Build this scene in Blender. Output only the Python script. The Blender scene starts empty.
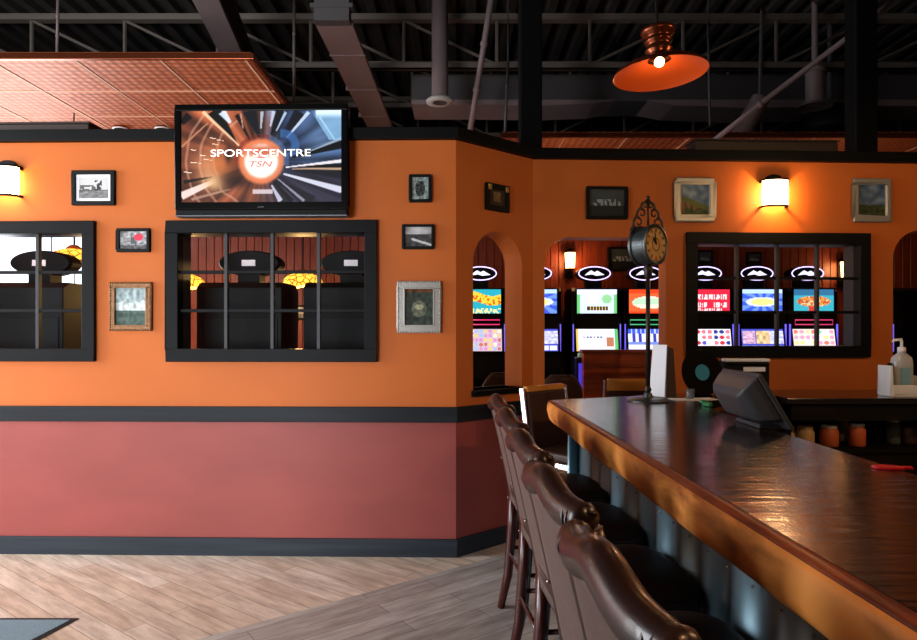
import bpy, bmesh, math, random
from mathutils import Vector, Matrix, noise, Euler
random.seed(7)
PI = math.pi
SC = bpy.context.scene
COL = SC.collection
F = 640.0; CX = 458.5; HY = 330.0; EYE = 1.535

# ------------------------------------------------------------------ colour / materials
def s2l(c):
    c = c/255.0
    return c/12.92 if c <= 0.04045 else ((c+0.055)/1.055)**2.4
def rgb(r, g, b): return (s2l(r), s2l(g), s2l(b))
MATS = {}
def mat(name, col=(.5,.5,.5), rough=.5, metal=0.0, emit=None, estr=0.0, coat=0.0, spec=.5, bump=None, vary=None):
    """bump=(scale,strength[,stretch]); vary=(scale, amount[,stretch]) multiplies the base colour by soft noise"""
    m = bpy.data.materials.new(name); m.use_nodes = True
    nt = m.node_tree; b = nt.nodes['Principled BSDF']
    b.inputs['Base Color'].default_value = (*col, 1)
    b.inputs['Roughness'].default_value = rough
    b.inputs['Metallic'].default_value = metal
    b.inputs['Specular IOR Level'].default_value = spec
    b.inputs['Coat Weight'].default_value = coat
    b.inputs['Coat Roughness'].default_value = .08
    if emit:
        b.inputs['Emission Color'].default_value = (*emit, 1)
        b.inputs['Emission Strength'].default_value = estr
    def coords(stretch):
        tc = nt.nodes.new('ShaderNodeTexCoord'); mp = nt.nodes.new('ShaderNodeMapping')
        mp.inputs['Scale'].default_value = stretch
        nt.links.new(tc.outputs['Object'], mp.inputs['Vector']); return mp
    if vary:
        mp = coords(vary[2] if len(vary) > 2 else (1,1,1))
        n = nt.nodes.new('ShaderNodeTexNoise'); n.inputs['Scale'].default_value = vary[0]; n.inputs['Detail'].default_value = 5
        nt.links.new(mp.outputs[0], n.inputs['Vector'])
        r = nt.nodes.new('ShaderNodeValToRGB')
        a = vary[1]
        r.color_ramp.elements[0].position = .3; r.color_ramp.elements[1].position = .7
        r.color_ramp.elements[0].color = (*[max(0,c*(1-a)) for c in col], 1)
        r.color_ramp.elements[1].color = (*[min(1,c*(1+a)) for c in col], 1)
        nt.links.new(n.outputs['Fac'], r.inputs['Fac'])
        nt.links.new(r.outputs['Color'], b.inputs['Base Color'])
    if bump:
        mp = coords(bump[2] if len(bump) > 2 else (1,1,1))
        n = nt.nodes.new('ShaderNodeTexNoise'); n.inputs['Scale'].default_value = bump[0]; n.inputs['Detail'].default_value = 4
        nt.links.new(mp.outputs[0], n.inputs['Vector'])
        bp = nt.nodes.new('ShaderNodeBump'); bp.inputs['Strength'].default_value = bump[1]; bp.inputs['Distance'].default_value = .01
        nt.links.new(n.outputs['Fac'], bp.inputs['Height']); nt.links.new(bp.outputs[0], b.inputs['Normal'])
    MATS[name] = m
    return m
def picmat(name, estr=0.0, rough=.3):
    m = bpy.data.materials.new(name); m.use_nodes = True
    nt = m.node_tree; b = nt.nodes['Principled BSDF']
    at = nt.nodes.new('ShaderNodeAttribute'); at.attribute_name = 'Col'
    b.inputs['Roughness'].default_value = rough
    b.inputs['Specular IOR Level'].default_value=.15
    if estr > 0:
        b.inputs['Base Color'].default_value = (.01,.01,.01,1)
        nt.links.new(at.outputs['Color'], b.inputs['Emission Color']); b.inputs['Emission Strength'].default_value = estr
    else:
        nt.links.new(at.outputs['Color'], b.inputs['Base Color'])
    MATS[name] = m
    return m

M_orange = mat('orange_paint', rgb(192,100,42), .55, spec=.2, vary=(1.3,.07), bump=(90,.08))
M_red    = mat('red_paint', rgb(146,68,62), .5, spec=.3, vary=(1.6,.10,(1,1,2.5)), bump=(60,.06))
M_slate  = mat('slate_black_trim', rgb(42,48,56), .5, spec=.2, vary=(3.0,.3,(.4,1,6)))
M_rail   = mat('black_chair_rail', rgb(30,33,38), .5, spec=.15, vary=(3.0,.3,(.4,1,6)))
M_black  = mat('black_trim', rgb(9,9,10), .55, spec=.12)
M_frame  = mat('black_window_frame', rgb(15,15,17), .5, spec=.10, vary=(5,.2))
M_mull   = mat('mullion_lit_grey', rgb(54,54,58), .45, spec=.2)  # paler than the frame: light from the left put into the mullion colour
M_matte  = mat('matte_black', rgb(12,12,13), .6, spec=.15)
M_gloss  = mat('gloss_black', rgb(8,8,9), .2, spec=.2)
M_panel  = mat('wood_panelling', rgb(112,44,22), .4, vary=(9,.3,(6,6,.35)))
M_deck   = mat('roof_deck', rgb(50,46,44), .8, spec=.1, vary=(1.5,.3))
M_steel  = mat('painted_joist_steel', rgb(98,88,80), .6)
M_duct   = mat('galvanised_duct', rgb(124,106,106), .55, metal=.1, vary=(2.5,.12))
M_darkduct = mat('dark_duct', rgb(64,60,60), .6)
M_column = mat('black_steel_column', rgb(12,12,13), .55, spec=.1)
M_cream  = mat('brown_front_wall', rgb(70,46,34), .7)
M_dark   = mat('dark_wall', rgb(30,26,25), .8)
M_leather= mat('brown_leather', rgb(50,30,26), .32, bump=(130,.04), vary=(9,.3), coat=.15)
M_leback = mat('grey_brown_back_cloth', rgb(104,84,78), .55, vary=(30,.10))
M_seat   = mat('dark_seat_leather', rgb(62,40,32), .45, spec=.3, bump=(120,.1))
M_mahog  = mat('mahogany_leg', rgb(70,20,14), .25, coat=.3, vary=(14,.25,(1,1,.2)))
M_brass  = mat('nail_head_metal', rgb(200,190,175), .2, metal=1)
M_chrome = mat('brushed_steel', rgb(225,225,228), .25, metal=.9)
M_tan    = mat('tan_leather', rgb(206,138,58), .38)
M_galv   = mat('galvanised_sheet', rgb(112,140,152), .36, metal=.6, vary=(4,.25,(1,1,.5)))
M_copper = mat('copper_enamel', rgb(120,58,32), .26, metal=.8)
M_enamel = mat('orange_enamel', rgb(176,72,24), .4)
M_bulb   = mat('bulb_glow', rgb(255,235,200), .3, emit=rgb(255,214,150), estr=9)
M_shade  = mat('frosted_shade_glow', rgb(255,240,215), .4, emit=rgb(255,212,150), estr=15)
M_lantern= mat('lantern_glow', rgb(255,220,170), .4, emit=rgb(255,176,96), estr=14)
M_silver = mat('silver_frame', rgb(160,156,150), .38, metal=.4, bump=(70,.2))
M_bronze = mat('bronze_frame', rgb(120,82,48), .4, metal=.5, vary=(40,.35), bump=(80,.3))
M_white  = mat('white_plastic', rgb(226,226,228), .4)
M_paper  = mat('white_paper', rgb(238,238,244), .6)
M_brown  = mat('dark_brown_card', rgb(64,44,38), .5)
M_grey   = mat('grey_plastic', rgb(66,66,70), .4, bump=(200,.06))
M_ring   = mat('lit_ring', (.8,.8,.9), .4, emit=rgb(214,196,255), estr=1.9)
M_mark   = mat('lit_mark', (.8,.8,.9), .4, emit=rgb(230,228,250), estr=1.4)
M_led    = mat('violet_led', (.3,.3,.8), .4, emit=rgb(110,96,255), estr=1.0)
M_teal   = mat('teal_label', rgb(62,150,190), .6, spec=.1)
M_vinyl  = mat('black_vinyl', rgb(4,4,5), .5, spec=.06)
M_green  = mat('green_plastic', rgb(24,120,72), .4)
M_redpl  = mat('red_plastic', rgb(206,24,34), .35)
M_amber  = mat('orange_jar_content', rgb(190,92,52), .5)
M_cream2 = mat('cream_jar_content', rgb(178,150,110), .5)
M_lid    = mat('pale_lid', rgb(176,170,164), .35)
M_mat    = mat('blue_grey_carpet', rgb(128,152,164), .95, bump=(260,.8), vary=(180,.25))
M_rubber = mat('mat_rubber_edge', rgb(24,25,27), .7)
M_dial   = picmat('clock_dial', rough=.45)
M_photo  = picmat('photo_print', rough=.5)
M_screen = picmat('lit_screen', estr=1.35)
M_tv     = picmat('tv_picture', estr=1.4)
M_metalclock = mat('aged_clock_metal', rgb(70,76,78), .38, metal=.6, vary=(20,.25))
M_scroll = mat('dark_scroll_iron', rgb(48,42,40), .4, metal=.5)
M_text   = mat('screen_text_white', (.8,.8,.8), .4, emit=rgb(250,244,240), estr=1.5)
M_textr  = mat('screen_text_red', (.5,.1,.1), .4, emit=rgb(205,60,72), estr=1.0)
M_clear  = mat('clear_plastic', rgb(200,208,214), .08)
M_clear.node_tree.nodes['Principled BSDF'].inputs['Transmission Weight'].default_value = .85
M_bottle = mat('translucent_bottle', rgb(206,212,218), .25)
M_bottle.node_tree.nodes['Principled BSDF'].inputs['Transmission Weight'].default_value = .35

def make_floor_mat():
    m = bpy.data.materials.new('plank_floor'); m.use_nodes = True
    nt = m.node_tree; N = nt.nodes; L = nt.links; b = N['Principled BSDF']
    tc = N.new('ShaderNodeTexCoord')
    def planks(ang, c1, c2, mort):
        mp = N.new('ShaderNodeMapping'); mp.inputs['Rotation'].default_value = (0,0,ang)
        L.new(tc.outputs['Object'], mp.inputs['Vector'])
        br = N.new('ShaderNodeTexBrick'); br.offset = .37
        br.inputs['Color1'].default_value = (*c1,1); br.inputs['Color2'].default_value = (*c2,1); br.inputs['Mortar'].default_value = (*mort,1)
        br.inputs['Scale'].default_value = 1; br.inputs['Brick Width'].default_value = 1.1; br.inputs['Row Height'].default_value = .125
        br.inputs['Mortar Size'].default_value = .0022; br.inputs['Mortar Smooth'].default_value = .3
        L.new(mp.outputs[0], br.inputs['Vector'])
        mp2 = N.new('ShaderNodeMapping'); mp2.inputs['Scale'].default_value = (1.6,9,1)
        L.new(mp.outputs[0], mp2.inputs['Vector'])
        n = N.new('ShaderNodeTexNoise'); n.inputs['Scale'].default_value = 1.7; n.inputs['Detail'].default_value = 8; n.inputs['Roughness'].default_value = .65
        L.new(mp2.outputs[0], n.inputs['Vector'])
        rp = N.new('ShaderNodeValToRGB'); rp.color_ramp.elements[0].position=.32; rp.color_ramp.elements[1].position=.68
        rp.color_ramp.elements[0].color=(.56,.50,.46,1); rp.color_ramp.elements[1].color=(1.10,1.08,1.05,1)
        L.new(n.outputs['Fac'], rp.inputs['Fac'])
        mx = N.new('ShaderNodeMix'); mx.data_type='RGBA'; mx.blend_type='MULTIPLY'; mx.inputs[0].default_value=1
        L.new(br.outputs['Color'], mx.inputs[6]); L.new(rp.outputs['Color'], mx.inputs[7])
        return mx.outputs[2]
    a = planks(math.radians(36), rgb(250,236,220), rgb(232,208,186), rgb(160,136,118))
    g = planks(math.radians(-37), rgb(214,210,204), rgb(186,180,174), rgb(120,114,110))
    # the seam of the two laying directions, a straight line on the floor
    sx = N.new('ShaderNodeSeparateXYZ'); L.new(tc.outputs['Object'], sx.inputs[0])
    p0 = (-1.396,3.097); d = (1.29,.97); ln = math.hypot(*d); nx, ny = d[1]/ln, -d[0]/ln
    m1 = N.new('ShaderNodeMath'); m1.operation='MULTIPLY'; m1.inputs[1].default_value = nx; L.new(sx.outputs[0], m1.inputs[0])
    m2 = N.new('ShaderNodeMath'); m2.operation='MULTIPLY_ADD'; m2.inputs[1].default_value = ny; L.new(sx.outputs[1], m2.inputs[0]); L.new(m1.outputs[0], m2.inputs[2])
    m3 = N.new('ShaderNodeMath'); m3.operation='GREATER_THAN'; m3.inputs[1].default_value = nx*p0[0]+ny*p0[1]; L.new(m2.outputs[0], m3.inputs[0])
    mx = N.new('ShaderNodeMix'); mx.data_type='RGBA'; L.new(m3.outputs[0], mx.inputs[0]); L.new(a, mx.inputs[6]); L.new(g, mx.inputs[7])
    L.new(mx.outputs[2], b.inputs['Base Color'])
    b.inputs['Roughness'].default_value = .42
    return m
M_floor = make_floor_mat()

def make_tin_mat():
    m = bpy.data.materials.new('pressed_copper_tin'); m.use_nodes = True
    nt = m.node_tree; N = nt.nodes; L = nt.links; b = N['Principled BSDF']
    tc = N.new('ShaderNodeTexCoord')
    b.inputs['Metallic'].default_value = .4; b.inputs['Roughness'].default_value = .5
    v = N.new('ShaderNodeTexVoronoi'); v.inputs['Scale'].default_value = 15; v.inputs['Randomness'].default_value = .12
    L.new(tc.outputs['Object'], v.inputs['Vector'])
    r = N.new('ShaderNodeValToRGB'); r.color_ramp.elements[0].color=(*rgb(216,128,78),1); r.color_ramp.elements[1].color=(*rgb(136,64,32),1)
    r.color_ramp.elements[1].position=.55
    L.new(v.outputs['Distance'], r.inputs['Fac']); L.new(r.outputs['Color'], b.inputs['Base Color'])
    bp = N.new('ShaderNodeBump'); bp.inputs['Strength'].default_value=.5; bp.inputs['Distance'].default_value=.012
    L.new(v.outputs['Distance'], bp.inputs['Height']); L.new(bp.outputs[0], b.inputs['Normal'])
    return m
M_tin = make_tin_mat()

def make_bar_wood(name, c0, c1, rough, coat, scale, stretch, bumpstr, p0=.35, p1=.68, metal=0):
    m = bpy.data.materials.new(name); m.use_nodes = True
    nt = m.node_tree; N = nt.nodes; L = nt.links; b = N['Principled BSDF']
    tc = N.new('ShaderNodeTexCoord'); mp = N.new('ShaderNodeMapping'); mp.inputs['Scale'].default_value = stretch
    L.new(tc.outputs['Object'], mp.inputs['Vector'])
    n = N.new('ShaderNodeTexNoise'); n.inputs['Scale'].default_value = scale; n.inputs['Detail'].default_value = 7; n.inputs['Distortion'].default_value=.5
    L.new(mp.outputs[0], n.inputs['Vector'])
    r = N.new('ShaderNodeValToRGB'); r.color_ramp.elements[0].position=p0; r.color_ramp.elements[1].position=p1
    r.color_ramp.elements[0].color=(*c0,1); r.color_ramp.elements[1].color=(*c1,1)
    L.new(n.outputs['Fac'], r.inputs['Fac']); L.new(r.outputs['Color'], b.inputs['Base Color'])
    b.inputs['Roughness'].default_value = .35 if rough=='GLOSS' else rough; b.inputs['Coat Weight'].default_value = coat; b.inputs['Coat Roughness'].default_value=.17; b.inputs['Specular IOR Level'].default_value=.1 if rough=='GLOSS' else .4; b.inputs['Coat IOR'].default_value=1.9 if rough=='GLOSS' else 1.5
    bp = N.new('ShaderNodeBump'); bp.inputs['Strength'].default_value=bumpstr; bp.inputs['Distance'].default_value=.008
    L.new(n.outputs['Fac'], bp.inputs['Height']); L.new(bp.outputs[0], b.inputs['Normal']); L.new(bp.outputs[0], b.inputs['Coat Normal'])
    return m
M_bartop = make_bar_wood('dark_varnished_bar_top', rgb(12,7,5), rgb(34,20,14), 'GLOSS', 1.0, 5, (.8,5.5,1), .3)
M_baredge= make_bar_wood('live_edge_wood', rgb(140,62,20), rgb(246,156,72), .5, 0, 4.2, (1,.9,2), .3, .30,.50)
M_barbev = make_bar_wood('red_stained_bevel', rgb(98,40,20), rgb(150,70,36), .42, 0, 8, (1,.6,3), .15)
M_counterwood = make_bar_wood('red_brown_counter_wood', rgb(110,42,16), rgb(168,72,30), .35, .2, 3, (.4,1,6), .1)

def make_glass_tiff():
    m = bpy.data.materials.new('yellow_stained_glass'); m.use_nodes = True
    nt = m.node_tree; N = nt.nodes; L = nt.links; b = N['Principled BSDF']
    tc = N.new('ShaderNodeTexCoord')
    v = N.new('ShaderNodeTexVoronoi'); v.feature='DISTANCE_TO_EDGE'; v.inputs['Scale'].default_value = 17
    L.new(tc.outputs['Object'], v.inputs['Vector'])
    r = N.new('ShaderNodeValToRGB'); r.color_ramp.elements[0].position=.03; r.color_ramp.elements[1].position=.12
    r.color_ramp.elements[0].color=(*rgb(130,60,8),1); r.color_ramp.elements[1].color=(*rgb(255,206,70),1)
    L.new(v.outputs['Distance'], r.inputs['Fac'])
    L.new(r.outputs['Color'], b.inputs['Base Color']); L.new(r.outputs['Color'], b.inputs['Emission Color'])
    b.inputs['Emission Strength'].default_value = 1.6
    return m
M_tiff = make_glass_tiff()

# ------------------------------------------------------------------ mesh builder
class MB:
    def __init__(s): s.bm = bmesh.new(); s.mi = 0
    def _add(s, verts, faces):
        vs = [s.bm.verts.new(v) for v in verts]
        for f in faces:
            try:
                fc = s.bm.faces.new([vs[i] for i in f]); fc.material_index = s.mi
            except ValueError: pass
        return vs
    def box(s, c, d, rot=None, at=None):
        x, y, z = d[0]/2, d[1]/2, d[2]/2
        vs = [Vector((sx*x, sy*y, sz*z)) for sx in (-1,1) for sy in (-1,1) for sz in (-1,1)]
        R = Euler(rot).to_matrix() if rot else Matrix.Identity(3)
        vs = [R @ v + Vector(c) for v in vs]
        s._add(vs, [(0,1,3,2),(4,6,7,5),(0,4,5,1),(2,3,7,6),(0,2,6,4),(1,5,7,3)]); return s
    def b2(s, x0,x1,y0,y1,z0,z1):
        return s.box(((x0+x1)/2,(y0+y1)/2,(z0+z1)/2),(abs(x1-x0),abs(y1-y0),abs(z1-z0)))
    def tube(s, pts, r, n=8, closed=False, sx=1, caps=True):
        """r a number or a list of radii"""
        pts = [Vector(p) for p in pts]; k = len(pts)
        rs = r if isinstance(r,(list,tuple)) else [r]*k
        rings = []; up = None
        for i,p in enumerate(pts):
            if closed: t = pts[(i+1)%k]-pts[i-1]
            else: t = pts[min(i+1,k-1)]-pts[max(i-1,0)]
            t.normalize()
            if up is None:
                up = Vector((0,0,1)) if abs(t.z)<.9 else Vector((1,0,0))
            a = (up - t*up.dot(t)).normalized(); bb = t.cross(a); up = a
            rings.append([s.bm.verts.new(p + (a*math.cos(2*PI*j/n)*rs[i] + bb*math.sin(2*PI*j/n)*rs[i]*sx)) for j in range(n)])
        m = k if closed else k-1
        for i in range(m):
            A, B = rings[i], rings[(i+1)%k]
            for j in range(n):
                f = s.bm.faces.new((A[j],A[(j+1)%n],B[(j+1)%n],B[j])); f.material_index = s.mi
        if caps and not closed:
            f = s.bm.faces.new(rings[0][::-1]); f.material_index=s.mi
            f = s.bm.faces.new(rings[-1]); f.material_index=s.mi
        return s
    def lathe(s, prof, n=32, c=(0,0,0), M=None, sy=1, caps=False):
        """prof list of (r,z) about z"""
        rings = []
        for r,z in prof:
            ring = []
            for j in range(n):
                v = Vector((r*math.cos(2*PI*j/n), sy*r*math.sin(2*PI*j/n), z))
                if M is not None: v = M @ v
                ring.append(s.bm.verts.new(v+Vector(c)))
            rings.append(ring)
        for A,B in zip(rings,rings[1:]):
            for j in range(n):
                f = s.bm.faces.new((A[j],A[(j+1)%n],B[(j+1)%n],B[j])); f.material_index=s.mi
        if caps:
            f = s.bm.faces.new(rings[0][::-1]); f.material_index=s.mi
            f = s.bm.faces.new(rings[-1]); f.material_index=s.mi
        return s
    def prism(s, poly, vec):
        """poly: 3d points of a flat polygon; extruded by vec"""
        n = len(poly); vec = Vector(vec)
        vs = [Vector(p) for p in poly] + [Vector(p)+vec for p in poly]
        s._add(vs, [tuple(range(n)), tuple(range(2*n-1,n-1,-1))] + [(i,i+n,(i+1)%n+n,(i+1)%n) for i in range(n)])
        return s
    def loft(s, rings, cap=True):
        R = [[s.bm.verts.new(v) for v in r] for r in rings]; n = len(R[0])
        for A,B in zip(R,R[1:]):
            for j in range(n):
                f = s.bm.faces.new((A[j],A[(j+1)%n],B[(j+1)%n],B[j])); f.material_index=s.mi
        if cap:
            s.bm.faces.new(R[0][::-1]).material_index=s.mi; s.bm.faces.new(R[-1]).material_index=s.mi
        return s
    def ball(s, c, r, n=10, sc=(1,1,1)):
        prof = [(max(1e-4, r*math.sin(PI*i/n)), -r*math.cos(PI*i/n)) for i in range(n+1)]
        return s.lathe(prof, n*2, c, Matrix.Diagonal(sc))
    def build(s, name, m, parent=None, bevel=0, smooth=False, seg=2, subsurf=0):
        bmesh.ops.remove_doubles(s.bm, verts=s.bm.verts, dist=1e-6)
        bmesh.ops.recalc_face_normals(s.bm, faces=s.bm.faces)
        me = bpy.data.meshes.new(name); s.bm.to_mesh(me); s.bm.free()
        for mm in (m if isinstance(m,(list,tuple)) else [m]): me.materials.append(mm)
        if smooth:
            for p in me.polygons: p.use_smooth = True
        o = bpy.data.objects.new(name, me); COL.objects.link(o)
        if parent: o.parent = parent
        if bevel:
            md = o.modifiers.new('Bevel','BEVEL'); md.width = bevel; md.segments = seg; md.limit_method='ANGLE'
        if subsurf:
            md = o.modifiers.new('Sub','SUBSURF'); md.levels = subsurf; md.render_levels = subsurf
        return o

def panel(name, w, h, nx, ny, fn, m, parent=None, c=(0,0,0), R=None):
    """flat picture in local xz, facing -y; fn(u,v)->srgb 0..255, u right, v up"""
    verts=[]; faces=[]; cols=[]
    Rm = Euler(R).to_matrix() if R else Matrix.Identity(3)
    for j in range(ny+1):
        for i in range(nx+1):
            verts.append(Rm @ Vector(((i/nx-.5)*w,0,(j/ny-.5)*h)) + Vector(c))
    for j in range(ny):
        for i in range(nx):
            a=j*(nx+1)+i; faces.append((a,a+1,a+nx+2,a+nx+1))
            q = fn((i+.5)/nx,(j+.5)/ny); q = rgb(*[max(0,min(255,t)) for t in q]); cols += [(*q,1)]*4
    me = bpy.data.meshes.new(name); me.from_pydata(verts,[],faces)
    at = me.color_attributes.new('Col','FLOAT_COLOR','CORNER')
    for k,cc in enumerate(cols): at.data[k].color = cc
    me.materials.append(m)
    o = bpy.data.objects.new(name, me); COL.objects.link(o)
    if parent: o.parent = parent
    return o

def text(name, body, w, h, m, parent, c, extrude=.001, R=(PI/2,0,0), shear=0):
    cu = bpy.data.curves.new(name,'FONT'); cu.body = body; cu.align_x='CENTER'; cu.align_y='CENTER'; cu.extrude = extrude; cu.shear = shear
    o = bpy.data.objects.new(name+'_curve', cu); COL.objects.link(o)
    dg = bpy.context.evaluated_depsgraph_get(); dg.update()
    me = bpy.data.meshes.new_from_object(o.evaluated_get(dg)); bpy.data.objects.remove(o)
    xs=[v.co.x for v in me.vertices]; ys=[v.co.y for v in me.vertices]
    kx = w/(max(xs)-min(xs)); ky = h/(max(ys)-min(ys)); ox=(max(xs)+min(xs))/2; oy=(max(ys)+min(ys))/2
    Rm = Euler(R).to_matrix()
    for v in me.vertices:
        v.co = Rm @ Vector(((v.co.x-ox)*kx,(v.co.y-oy)*ky,v.co.z)) + Vector(c)
    me.materials.clear(); me.materials.append(m); me.name = name
    ob = bpy.data.objects.new(name, me); COL.objects.link(ob); ob.parent = parent
    return ob

def tag(o, label, cat, group=None, kind=None):
    o['label'] = label; o['category'] = cat
    if group: o['group'] = group
    if kind: o['kind'] = kind
    return o
def thing(name, label, cat, loc=(0,0,0), rz=0, group=None):
    o = bpy.data.objects.new(name, None); COL.objects.link(o); o.empty_display_size=.05
    o.location = loc; o.rotation_euler = (0,0,rz)
    return tag(o, label, cat, group)
def struct(o):
    o['kind'] = 'structure'; return o
def dup(root, loc, rz, label=None, group=None):
    r = root.copy(); COL.objects.link(r); r.location = loc; r.rotation_euler = (0,0,rz)
    if label: r['label'] = label
    if group: r['group'] = group
    for ch in list(root.children):
        c = ch.copy(); COL.objects.link(c); c.parent = r
        for g in list(ch.children):
            d = g.copy(); COL.objects.link(d); d.parent = c
    return r
def lamp(name, kind, loc, energy, col=(1,1,1), size=.1, rot=(0,0,0), sy=None, spot=None):
    l = bpy.data.lights.new(name, kind); l.energy = energy; l.color = col
    if kind == 'AREA':
        l.size = size
        if sy: l.shape='RECTANGLE'; l.size_y = sy
    else: l.shadow_soft_size = size
    if spot: l.spot_size = spot; l.spot_blend=.6
    o = bpy.data.objects.new(name, l); COL.objects.link(o); o.location = loc; o.rotation_euler = rot
    return o
def at(px, py, Y): return Vector(((px-CX)/F*Y, Y, EYE-(py-HY)/F*Y))

# ------------------------------------------------------------------ walls
class Wall:
    def __init__(s, p0, p1):
        s.p0 = Vector((p0[0],p0[1],0)); d = Vector((p1[0]-p0[0],p1[1]-p0[1],0)); s.len = d.length
        s.u = d.normalized(); s.n = Vector((s.u.y,-s.u.x,0))     # n points to the room
        s.ang = math.atan2(s.u.y,s.u.x)
    def hit(s, px, py, off=0):
        """pixel -> (along, z) on the plane 'off' in front of the wall face"""
        d = Vector(((px-CX)/F,1,-(py-HY)/F)); o = Vector((0,0,EYE)); P = s.p0 + s.n*off
        t = (P-o).dot(s.n)/d.dot(s.n); q = o+d*t
        return (q-s.p0).dot(s.u), q.z
    def rect(s, x0,y0,x1,y1, off=0):
        ym=(y0+y1)/2; xm=(x0+x1)/2
        a,_=s.hit(x0,ym,off); b,_=s.hit(x1,ym,off); _,t=s.hit(xm,y0,off); _,u=s.hit(xm,y1,off)
        return (a+b)/2,(t+u)/2,b-a,t-u
    def pos(s, along, z, off=0): 
        q = s.p0+s.u*along+s.n*off; return Vector((q.x,q.y,z))
    def place(s, o, along=0, z=0, off=0):
        o.location = s.pos(along,z,off); o.rotation_euler=(0,0,s.ang); return o

WT = .16            # wall thickness
ZS = .965            # split of red and orange paint
H = 2.835
A = (-.017,4.33); B = (.561,4.82)
WL = Wall((-6.5,4.33+.022*6.5),A)
WA = Wall(A,B)
WR = Wall(B,(6.0,4.82+.043*5.44))

def wall_mesh(cols, top, t, z_split=ZS, z0=0):
    """cols: list of (x0,x1,[(zlo0,zlo1,zhi0,zhi1),...]) solids; local x along, y 0..t into the wall"""
    mb = MB()
    for x0,x1,segs in cols:
        for a0,a1,b0,b1 in segs:
            pieces=[]
            if a0 < z_split < b0 and a1 < z_split < b1:
                pieces=[((a0,a1),(z_split,z_split),1),((z_split,z_split),(b0,b1),0)]
            else:
                pieces=[((a0,a1),(b0,b1),1 if max(b0,b1)<=z_split+1e-6 else 0)]
            for lo,hi,mi in pieces:
                mb.mi = mi
                mb.prism([(x0,0,lo[0]),(x1,0,lo[1]),(x1,0,hi[1]),(x0,0,hi[0])],(0,t,0))
    return mb

# window frames (pixel rects of the outer frame)
WF = {'a':(-118,221,94,361.5),'b':(165.5,220,377,362),'c':(687,232.5,871,357.5)}
FR = {}
def frame_geo(w, r, off=.03):
    s,z,ww,hh = w.rect(*r, off=off); return s,z,ww,hh
FR['a']=(WL,)+frame_geo(WL,WF['a']); FR['b']=(WL,)+frame_geo(WL,WF['b']); FR['c']=(WR,)+frame_geo(WR,WF['c'])
FB = .085           # frame border
def hole(k):
    w,s,z,ww,hh = FR[k]; return s-ww/2+FB*.6, s+ww/2-FB*.6, z-hh/2+FB*.6, z+hh/2-FB*.6

# left wall
ha, hb = hole('a'), hole('b')
cols=[]
x=0
for h in (ha,hb):
    cols.append((x,h[0],[(0,0,H,H)])); cols.append((h[0],h[1],[(0,0,h[2],h[2]),(h[3],h[3],H,H)])); x=h[1]
cols.append((x,WL.len,[(0,0,H,H)]))
o = wall_mesh(cols,H,WT).build('wall_back_left',[M_orange,M_red]); WL.place(o); struct(o)

def arch_cols(x0,x1,zs,zc,r,n=14):
    """opening x0..x1, springing rounded corners of radius r below crown zc, sill zs (0 = door)"""
    out=[]; xs=set()
    for i in range(n+1):
        xs.add(round(x0 + r*(1-math.cos(PI/2*i/n)),5)); xs.add(round(x1 - r*(1-math.cos(PI/2*i/n)),5))
    xs=sorted(xs)
    def top(x):
        if x < x0+r: q=(x0+r-x)/r
        elif x > x1-r: q=(x-(x1-r))/r
        else: q=0
        return zc - r + r*math.sqrt(max(0,1-q*q))
    for a,b in zip(xs,xs[1:]):
        segs=[(top(a),top(b),H,H)]
        if zs>0: segs.append((0,0,zs,zs))
        out.append((a,b,segs))
    return out
# angled wall with arched window opening
a0,_ = WA.hit(473,310); a1,_ = WA.hit(522,310); _,zc = WA.hit(497,231.5); _,zs_ = WA.hit(495,389)
AR1=(a0,a1,zs_,zc)
cols=[(0,a0,[(0,0,H,H)])]+arch_cols(a0,a1,zs_,zc,(a1-a0)/2)+[(a1,WA.len,[(0,0,H,H)])]
o = wall_mesh(cols,H,WT+.02).build('wall_back_angled',[M_orange,M_red]); WA.place(o); struct(o)
# right wall: doorway arch, framed window, second arch at the far right
b0,_ = WR.hit(544.5,310); b1,_ = WR.hit(666,310); _,zc2 = WR.hit(600,237.5)
c0,_ = WR.hit(893,310); c1 = c0+.95; _,zc3 = WR.hit(915,238)
hc = hole('c')
cols=[(0,b0,[(0,0,H,H)])]+arch_cols(b0,b1,0,zc2,.20)
cols+=[(b1,hc[0],[(0,0,H,H)]),(hc[0],hc[1],[(0,0,hc[2],hc[2]),(hc[3],hc[3],H,H)]),(hc[1],c0,[(0,0,H,H)])]
cols+=arch_cols(c0,c1,0,zc3+.06,.22)+[(c1,WR.len,[(0,0,H,H)])]
o = wall_mesh(cols,H,WT).build('wall_back_right',[M_orange,M_red]); WR.place(o); struct(o)

# trims: cap, chair rail, baseboard
def strip(w, name, m, x0,x1,z0,z1,out,back=0, bevel=.004):
    o = MB().b2(x0,x1,-out,back,z0,z1).build(name,m,bevel=bevel); w.place(o); return struct(o)
strip(WL,'trim_1',M_black,0,WL.len+.02,2.82,2.897,.05,WT+.04)
strip(WA,'trim_2',M_black,-.01,WA.len+.01,2.82,2.897,.05,WT+.06)
strip(WR,'trim_3',M_black,0,WR.len,2.82,2.897,.05,WT+.04)
strip(WL,'trim_4',M_rail,0,WL.len+.012,.91,1.015,.022)
strip(WA,'trim_5',M_rail,-.005,WA.len+.008,.91,1.015,.022)
strip(WR,'trim_6',M_rail,0,b0,.91,1.015,.022)
strip(WR,'trim_7',M_rail,b1,c0,.91,1.015,.022)
strip(WL,'baseboard_back_left',M_slate,0,WL.len+.01,0,.122,.018)
strip(WA,'baseboard_back_angled',M_slate,-.004,WA.len+.007,0,.122,.018)
strip(WR,'baseboard_back_right',M_slate,0,b0,0,.122,.018)
strip(WR,'baseboard_back_centre',M_slate,b1,c0,0,.122,.018)
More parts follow.
